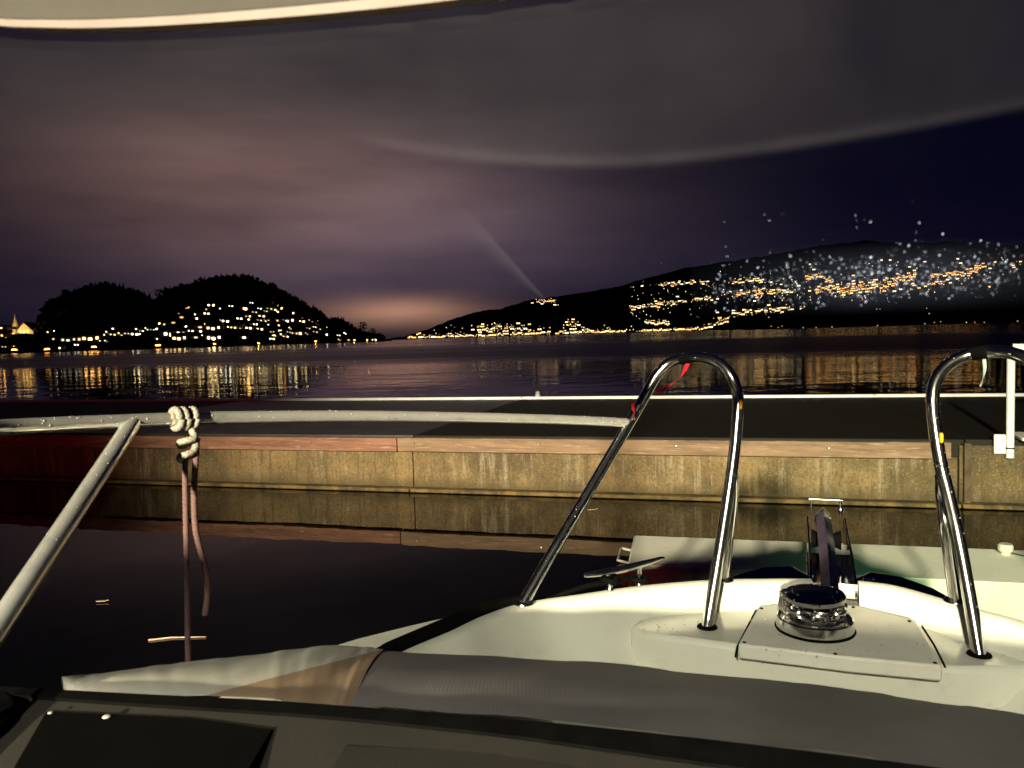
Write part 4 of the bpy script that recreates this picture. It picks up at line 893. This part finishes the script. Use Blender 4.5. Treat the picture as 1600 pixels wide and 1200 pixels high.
# dash
D1 = [p + (p - V((0, .0, p.z))).normalized() * -.42 + V((0, 0, -.05)) for p in GB]
mb = MB(); mb.grid([[p + V((0, 0, -.004)) for p in GB], [a.lerp(b, .12) + V((0, 0, -.002)) for a, b in zip(GB, D1)], [a.lerp(b, .5) for a, b in zip(GB, D1)], D1, [p + V((0, 0, -.3)) for p in D1]]); ds = obj('dashboard', mb, 'dash', boat, smooth=60)
zq = gz - .0052
mb = MB(); mb.prism([onz(x, y, zq) for x, y in [(72, 1112), (130, 1114), (300, 1122), (424, 1140), (380, 1215), (340, 1320), (-60, 1320), (10, 1220)]], (0, 0, -.02)); obj('instrument_recess', mb, 'dashdark', ds)
mb = MB(); mb.prism([onz(x, y, zq - .003) for x, y in [(540, 1165), (700, 1172), (1000, 1200), (1100, 1330), (440, 1330)]], (0, 0, -.02)); obj('chart_panel', mb, 'dash', ds)
mb = MB(); pp = [onz(x, y, gz - .001) for x, y in [(-90, 1075), (12, 1079), (24, 1092), (26, 1106), (14, 1122), (-10, 1140), (-120, 1170)]]; mb.prism(pp, (0, 0, -.2)); obj('pillar_foot', mb, 'rubber', boat, bevel=.003)
for (x, y, s) in ((166, 1113, .0045), (78, 1107, .0028)):  # pale discs standing in for glints on the dash
    c = onz(x, y, gz + .004); mb = MB(); mb.lathe([(s, 0), (s * .9, s * .25), (s * .4, s * .45)], c - V((0, 0, .005)), seg=14); obj('dash_glint', mb, 'galv', ds, smooth=True)

# spray spots dried on the right of the windscreen
mb = MB(); rnd = random.Random(5); cnt = 0
bmg = bmesh.new(); bmg.from_mesh(ws.data)
from mathutils.bvhtree import BVHTree
tree = BVHTree.FromBMesh(bmg)
for k in range(1040):
    if k < 1018:
        px = rnd.uniform(1110, 1640) if k % 3 else rnd.gauss(1360, 110); py = rnd.gauss(446 - (px - 1150) * .05, 21)
        lim = 490 - (px - 1150) * .06
        if py > lim: py = lim - rnd.random() * 30
    else: px = rnd.uniform(1120, 1600); py = rnd.uniform(310, 400)
    d = ray(px, py).normalized(); hit = tree.ray_cast(CP, d)
    if hit[0] is None: continue
    p, nr = hit[0], hit[1]
    if nr.dot(d) < 0: nr = -nr
    p = p + nr * .0006; a = nr.orthogonal().normalized(); b = nr.cross(a); s = .75 * rnd.choice((.00014, .00018, .0002, .00025, .0003, .0004, .0006)) * rnd.uniform(.7, 1.3)
    vs = []; sg = 6
    for q in range(sg):
        an = 6.283 * q / sg; rr = s * rnd.uniform(.6, 1.3); vs.append(p + a * rr * math.cos(an) * 1.3 + b * rr * math.sin(an))
    vs.append(p + nr * s * .5); mb.add(vs, [(q, (q + 1) % sg, sg) for q in range(sg)] + [tuple(range(sg))[::-1]])
FB = [(-60, 350), (200, 330), (420, 250), (560, 232), (640, 246), (700, 256), (780, 264), (850, 268), (950, 270), (1020, 267), (1100, 259), (1200, 247), (1300, 232), (1450, 207), (1600, 178), (1700, 158)]  # glare veil above this arc, its bright rim painted by film density
rows = []; dens = []
for j in range(27):
    row = []
    for i in range(57):
        px = -60 + i * 31; yb = interp(FB, px); k = j / 26
        py = -60 + (yb + 60) * (1 - (1 - k) ** 1.8)
        hit = tree.ray_cast(CP, ray(px, py).normalized()); q = hit[0]; nr = hit[1]
        if q is None: q = row[-1] if row else at(px, py, .5); nr = V((0, 0, 0))
        elif nr.dot(ray(px, py)) > 0: nr = -nr
        row.append(q + nr * .0006)
        fade = smooth1(min(1, max(0, (px - 500) / 130)))
        soft = 1 - smooth1(min(1, max(0, (py - 60) / 270)))
        edge = (yb - py); hard = .78 + (.95 * math.exp(-((edge - 17) / 11) ** 2)) * (1 - smooth1(min(1, max(0, (px - 1250) / 420))) * .6)
        hard *= smooth1(min(1, edge / 20))
        hard *= 1 - .45 * smooth1(min(1, max(0, (px - 1150) / 450)))
        dens.append(soft * (1 - fade) * .8 + hard * fade)
    rows.append(row)
fm_ = MB(); fm_.grid(rows)
me = bpy.data.meshes.new('glare_film'); me.from_pydata([tuple(p) for p in fm_.v], [], fm_.f); me.materials.append(M['film'])
at_ = me.attributes.new('film', 'FLOAT', 'POINT')
for i, dv in enumerate(dens): at_.data[i].value = dv
o = bpy.data.objects.new('glare_film', me); COL.objects.link(o); o.parent = ws; ORG[o] = V((0, 0, 0))
for pp_ in me.polygons: pp_.use_smooth = True
def film_patch(name, gridfun, nu, nv, densfun, m):
    vs = []; fs = []; dn = []
    for j in range(nv):
        for i in range(nu):
            px, py = gridfun(i / (nu - 1), j / (nv - 1)); h_ = tree.ray_cast(CP, ray(px, py).normalized()); q = h_[0]
            if q is None: q = at(px, py, .5)
            else: q = q + (h_[1] if h_[1].dot(ray(px, py)) < 0 else -h_[1]) * .0008
            vs.append(tuple(q)); dn.append(densfun(i / (nu - 1), j / (nv - 1)))
    for j in range(nv - 1):
        for i in range(nu - 1): fs.append((j * nu + i, j * nu + i + 1, (j + 1) * nu + i + 1, (j + 1) * nu + i))
    me = bpy.data.meshes.new(name); me.from_pydata(vs, [], fs); me.materials.append(M[m])
    a_ = me.attributes.new('film', 'FLOAT', 'POINT')
    for i, dv in enumerate(dn): a_.data[i].value = dv
    o = bpy.data.objects.new(name, me); COL.objects.link(o); o.parent = ws
# blue haze low on the right of the pane, and one painted light streak
film_patch('blue_haze', lambda u, v: (1080 + 600 * u, 385 - 20 * u + 115 * v), 31, 16, lambda u, v: 1.15 * math.exp(-((u - .5) / .34) ** 2) * math.sin(math.pi * v) ** 1.2 * (1 + .9 * math.exp(-((u - .42) / .1) ** 2 - ((v - .8) / .15) ** 2)), 'film_blue')
film_patch('light_streak', lambda u, v: (725 + 128 * v - (1 - u) * (110 - 88 * v), 312 + 154 * v - (1 - u) * 10), 9, 14, lambda u, v: 1.3 * u ** 2 * (1 if u < .95 else 0) * min(1, v * 2.5) * (.6 + .6 * v), 'film')
bmg.free()
obj('spray_spots', mb, 'droplet', ws, kind='stuff')

mb = MB(); mb.box(-BF * .9 - BR * 1.07 + V((0, 0, 1.46)), (.31, .06, 1.04), (BR, BF, V((0, 0, 1)))); obj('rope_shade_block', mb, 'hullwhite', boat, bevel=.02)  # unseen box, added to keep the floodlight off the rope
# navigation lights on the cabin sides
for nm, P_, m_, s in (('navigation_light', PORT_LAMP, 'port_glass', -1), ('navigation_light', STAR_LAMP, 'star_glass', 1)):
    c = P_ - BR * (s * .045); mb = MB(); mb.lathe([(.035, -.04), (.04, -.035), (.04, .0), (.035, .005)], c + V((0, 0, -.02)), seg=20); q = obj(nm, mb, 'rubber', boat, smooth=True)
    mb = MB(); mb.lathe([(.028, .005), (.032, .012), (.032, .035), (.026, .042)], c + V((0, 0, -.02)), seg=20); obj('lens', mb, m_, q, smooth=True)
    mb = MB(); mb.box(c - BR * (s * .08) - BF * .55 + V((0, 0, .02)), (.06, 1.7, .84), (BR, BF, V((0, 0, 1)))); obj('cabin_side', mb, 'hullwhite', boat, bevel=.01)

# ------------------------------------------------------------------ folded covers lying on the coachroof
def topx(p):
    d = p - CP; z = d.dot(CF); return 800 + FPX * d.dot(CR) / z, 600 - FPX * d.dot(CU) / z
def intri(p, t):
    (x, y) = p; sg = [(t[i][0] - x) * (t[(i + 1) % 3][1] - y) - (t[(i + 1) % 3][0] - x) * (t[i][1] - y) for i in range(3)]
    return min(sg) >= 0 or max(sg) <= 0
def cover(name, upper, lower, label, m, bulge, seed, cut=None):
    A = cat_rom(upper, 24 if cut else 8); B = cat_rom(lower, 24 if cut else 8); n = min(len(A), len(B)); rows = []
    NJ = 150 if cut else 15
    for j in range(NJ):
        v = j / (NJ - 1); row = []
        for i in range(n):
            a = A[int(i * (len(A) - 1) / (n - 1))]; b = B[int(i * (len(B) - 1) / (n - 1))]
            u = i / (n - 1); w = (fnoise(u * 9 + v * 2, seed) - .5) * .006 + (fnoise(u * 31, seed + 1) - .5) * .0022 * (1 if v < .2 else .4)
            row.append(a.lerp(b, v) + V((0, 0, bulge * math.sin(math.pi * min(1, v * 1.0)) ** .8 + w)))
        rows.append(row)
    rows = [[p + V((.004, .012, -.05)) for p in rows[0]], [p + V((.003, .007, -.006)) for p in rows[0]]] + rows
    mb = MB(); mb.grid(rows); c = sum(rows[5], V((0, 0, 0))) / n; cm = None
    if cut:
        cm = MB(); cm.v = mb.v
        for k_, f_ in enumerate(mb.f):
            if k_ >= 2 * (n - 1) and intri(topx(sum((mb.v[i] for i in f_), V((0, 0, 0))) / len(f_)), cut): cm.f.append(f_); cm.mi.append(0)
        inn = {i for f_ in cm.f for i in f_}; ks = set(cm.f)
        out = None
        mb.f = [f_ for f_ in mb.f if f_ not in ks]; mb.mi = [0] * len(mb.f)
        del inn, out
    o = obj(name, mb, m, None, V((c.x, c.y, c.z - .05)), smooth=60); tag(o, label, 'cover', 'folded windscreen covers')
    ol = [o]
    if cm:
        bmx = bmesh.new(); q = obj('shaded_fold', cm, 'shaded_fold', o, smooth=60, label='tan inside of the folded flap, shade in its colour')
        bmx.from_mesh(q.data); bmesh.ops.delete(bmx, geom=[v_ for v_ in bmx.verts if not v_.link_faces], context='VERTS'); bmx.to_mesh(q.data); bmx.free(); ol.append(q)
    for q in ol:
        uv = q.data.uv_layers.new(name='uv')
        for lp in q.data.loops:
            co = q.data.vertices[lp.vertex_index].co; uv.data[lp.index].uv = (co.x, co.y + co.z * .5)
    return o
up_px = [(596, 1016, 1.24), (650, 1019, 1.24), (760, 1024, 1.235), (900, 1033, 1.22), (1000, 1043, 1.20), (1100, 1054, 1.18), (1200, 1064, 1.16), (1300, 1075, 1.14), (1400, 1087, 1.115), (1500, 1102, 1.09), (1600, 1118, 1.065), (1760, 1146, 1.02)]
lw = [onz(x, y, gz - .016) + V((0, .004, 0)) for x, y in [(530, 1108), (600, 1110), (700, 1117), (800, 1125), (1000, 1145), (1150, 1162), (1300, 1180), (1450, 1199), (1600, 1218), (1800, 1245)]]
cover('windscreen_cover', [at(*q) for q in up_px], lw, 'long woven cover in its shaded grey lying along the windscreen foot at right', 'fabric_shaded', .012, 3)
upl = [(96, 1070, .935), (150, 1054, 1.01), (250, 1038, 1.08), (370, 1023, 1.15), (470, 1013, 1.20), (540, 1010, 1.22), (600, 1012, 1.235)]
lwl = [onz(x, y, gz - .016) + V((0, .004, 0)) for x, y in [(96, 1081), (150, 1083), (250, 1087), (370, 1093), (450, 1098), (510, 1103), (548, 1106)]]
cover('windscreen_cover', [at(*q) for q in upl], lwl, 'pale cream cover flap with wet spots at the left of the windscreen', 'fabric', .010, 8, [(300, 1092), (603, 1013), (552, 1125)])

# ------------------------------------------------------------------ rope on the handrail
def rope(mb, path, r, n=10, per=.0078):
    P = cat_rom(path, n); L_ = [0]
    for a, b in zip(P, P[1:]): L_.append(L_[-1] + (b - a).length)
    tot = L_[-1]; k = max(8, int(tot / .0013)); Q = []; j = 0
    for i in range(k + 1):
        s = tot * i / k
        while j < len(L_) - 2 and L_[j + 1] < s: j += 1
        Q.append(P[j].lerp(P[j + 1], (s - L_[j]) / max(1e-9, L_[j + 1] - L_[j])))
    st = tot / k
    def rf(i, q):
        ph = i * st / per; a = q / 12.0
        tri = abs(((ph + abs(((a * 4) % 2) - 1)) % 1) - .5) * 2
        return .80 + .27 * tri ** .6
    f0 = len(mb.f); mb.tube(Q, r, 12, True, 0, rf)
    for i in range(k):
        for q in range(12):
            if rf(i, q) < .885: mb.mi[f0 + i * 12 + q] = 1  # groove faces coloured darker to imitate their shade
rp = RAIL; tR = 1.405
axr = (at(290, 657.5, tR) - at(270, 658.2, tR - .02)).normalized(); c0 = at(288, 654.2, tR)
ln_ = root('fender_line', 'pale braided rope knotted round the handrail with two hanging tails', 'rope', V((c0.x, c0.y, 1.2)))
sideA = axr.cross(V((0, 0, 1))).normalized(); upA = sideA.cross(axr).normalized()
mb = MB(); RR = .0062
for k, off in enumerate((-.019, -.005, .012)):
    pts = [c0 + axr * (off + .004 * (q / 14) + (.003 * math.sin(q * .45) if k == 2 else 0)) + sideA * ((.0122 + RR * .8) * math.cos(2 * math.pi * q / 14)) + upA * ((.0122 + RR * .8) * math.sin(2 * math.pi * q / 14)) for q in range(15)]
    rope(mb, pts, RR, 4)
obj('rail_hitch', mb, ['rope', 'rope_groove'], ln_, smooth=80)
def pq(x, y, dt=0): return at(x, y, tR + dt)
mb = MB()
rope(mb, [pq(300, 672, .0), pq(304, 684, -.012), pq(292, 688, -.022), pq(281, 691, -.014), pq(284, 697, .004), pq(297, 692, .012), pq(305, 690, .0)], RR, 6)
rope(mb, [pq(308, 684, 0), pq(303, 704, -.010), pq(291, 710, -.022), pq(282, 713, -.016), pq(283, 719, .002), pq(294, 714, .012), pq(304, 706, .006)], RR, 6)
obj('half_hitch', mb, ['rope', 'rope_groove'], ln_, smooth=80)
mb = MB(); rope(mb, [pq(298, 672, .004), pq(305, 685, .004), pq(307, 700, 0), pq(305, 730, -.004), pq(303, 780, -.004), pq(306, 830, -.004), pq(316, 870, -.004), pq(323, 900, -.004), pq(324, 930, -.004), pq(320, 961, -.004)], RR * .9, 8); obj('short_tail', mb, ['rope_tail', 'rope_groove'], ln_, smooth=80)
pz = pq(290, 712, .0); q2 = pq(292, 900, .0); q3 = pq(294, 1060, .0)
mb = MB(); rope(mb, [pz, pq(289, 740, 0), pq(290, 800, 0), q2, q3], RR * .82, 8); obj('long_tail', mb, ['rope_tail', 'rope_groove'], ln_, smooth=80)

# ribbons tied to the pulpit
def ribbon(path, widths, m, label, wd):
    P = cat_rom(path, 5); mb = MB(); rows = []
    nW = len(P)
    for sgn in (0, 1):
        pass
    a = []; b = []
    for i, p in enumerate(P):
        w = interp(list(zip([k / (len(widths) - 1) for k in range(len(widths))], widths)), i / (nW - 1))
        d = (P[min(i + 1, nW - 1)] - P[max(i - 1, 0)]).normalized(); s = d.cross(CF).normalized()
        tw = s * math.cos(i * .12) + CF * math.sin(i * .12) * .6
        a.append(p + tw * w); b.append(p - tw * w)
    th = V((0, .0018, 0)); mb.grid([a, b, [q + th for q in b], [q + th for q in a], a])
    o = obj('ribbon', mb, m, None, P[0], smooth=60); tag(o, label, 'ribbon', 'ribbons tied to the pulpit')
tq = tb + .15
ribbon([at(1077, 563, tq), at(1072, 574, tq), at(1064, 588, tq), at(1050, 600, tq), at(1036, 609, tq), at(1020, 615, tq + .02)], [.004, .006, .006, .007, .007, .003], 'red', 'red ribbon curling down inside the left pulpit hoop', 0)
ribbon([at(988, 626, tq + .01), at(989, 636, tq), at(991, 646, tq), at(991, 656, tq + .01)], [.002, .005, .005, .003], 'red', 'short red ribbon end wrapped beside the handrail joint', 0)
ribbon([at(1537, 553, tr + .10), at(1539, 575, tr + .10), at(1536, 592, tr + .10), at(1532, 604, tr + .10)], [.003, .006, .007, .003], 'pale', 'pale green ribbon hanging from the right pulpit hoop', 0)

# ------------------------------------------------------------------ harbour floodlight behind the boat
fp = V((FLOOD.x, FLOOD.y, 0)) - BF * .35
fr_ = root('harbour_floodlight', 'tall steel floodlight mast standing in the harbour behind the boat', 'floodlight', V((fp.x, fp.y, -6)))
mb = MB(); mb.tube([V((fp.x, fp.y, -6)), V((fp.x, fp.y, FLOOD.z + .2))], [.12, .07], 14); obj('mast', mb, 'pole', fr_, smooth=True)
aim = (V((1.5, 9.6, .5)) - FLOOD).normalized(); sx = aim.cross(V((0, 0, 1))).normalized(); uz = sx.cross(aim)
mb = MB(); mb.box(FLOOD - aim * .16, (.42, .14, .30), (sx, aim, uz)); obj('lamp_housing', mb, 'pole', fr_, bevel=.01)
mb = MB(); mb.box(FLOOD - aim * .085, (.36, .01, .24), (sx, aim, uz)); obj('lens', mb, 'flood_glass', fr_)

# shorter quay lamp that lights the foredeck
dp = V((DECK_LAMP.x, DECK_LAMP.y, 0)) - BR * 1.1
ql = root('quay_lamp', 'shorter steel lamp post on the berth behind the boat', 'lamp post', V((dp.x, dp.y, -6)))
mb = MB(); mb.tube(cat_rom([V((dp.x, dp.y, -6)), V((dp.x, dp.y, 3.0)), V((dp.x, dp.y, 5.0)), dp + BR * .4 + V((0, 0, 5.35)), DECK_LAMP + V((0, 0, .14))], 5), .05, 12); obj('post', mb, 'pole', ql, smooth=True)
mb = MB(); mb.lathe([(.05, .15), (.16, .08), (.18, .03), (.17, .02)], DECK_LAMP, seg=20); obj('lamp_shade', mb, 'pole', ql, smooth=True)
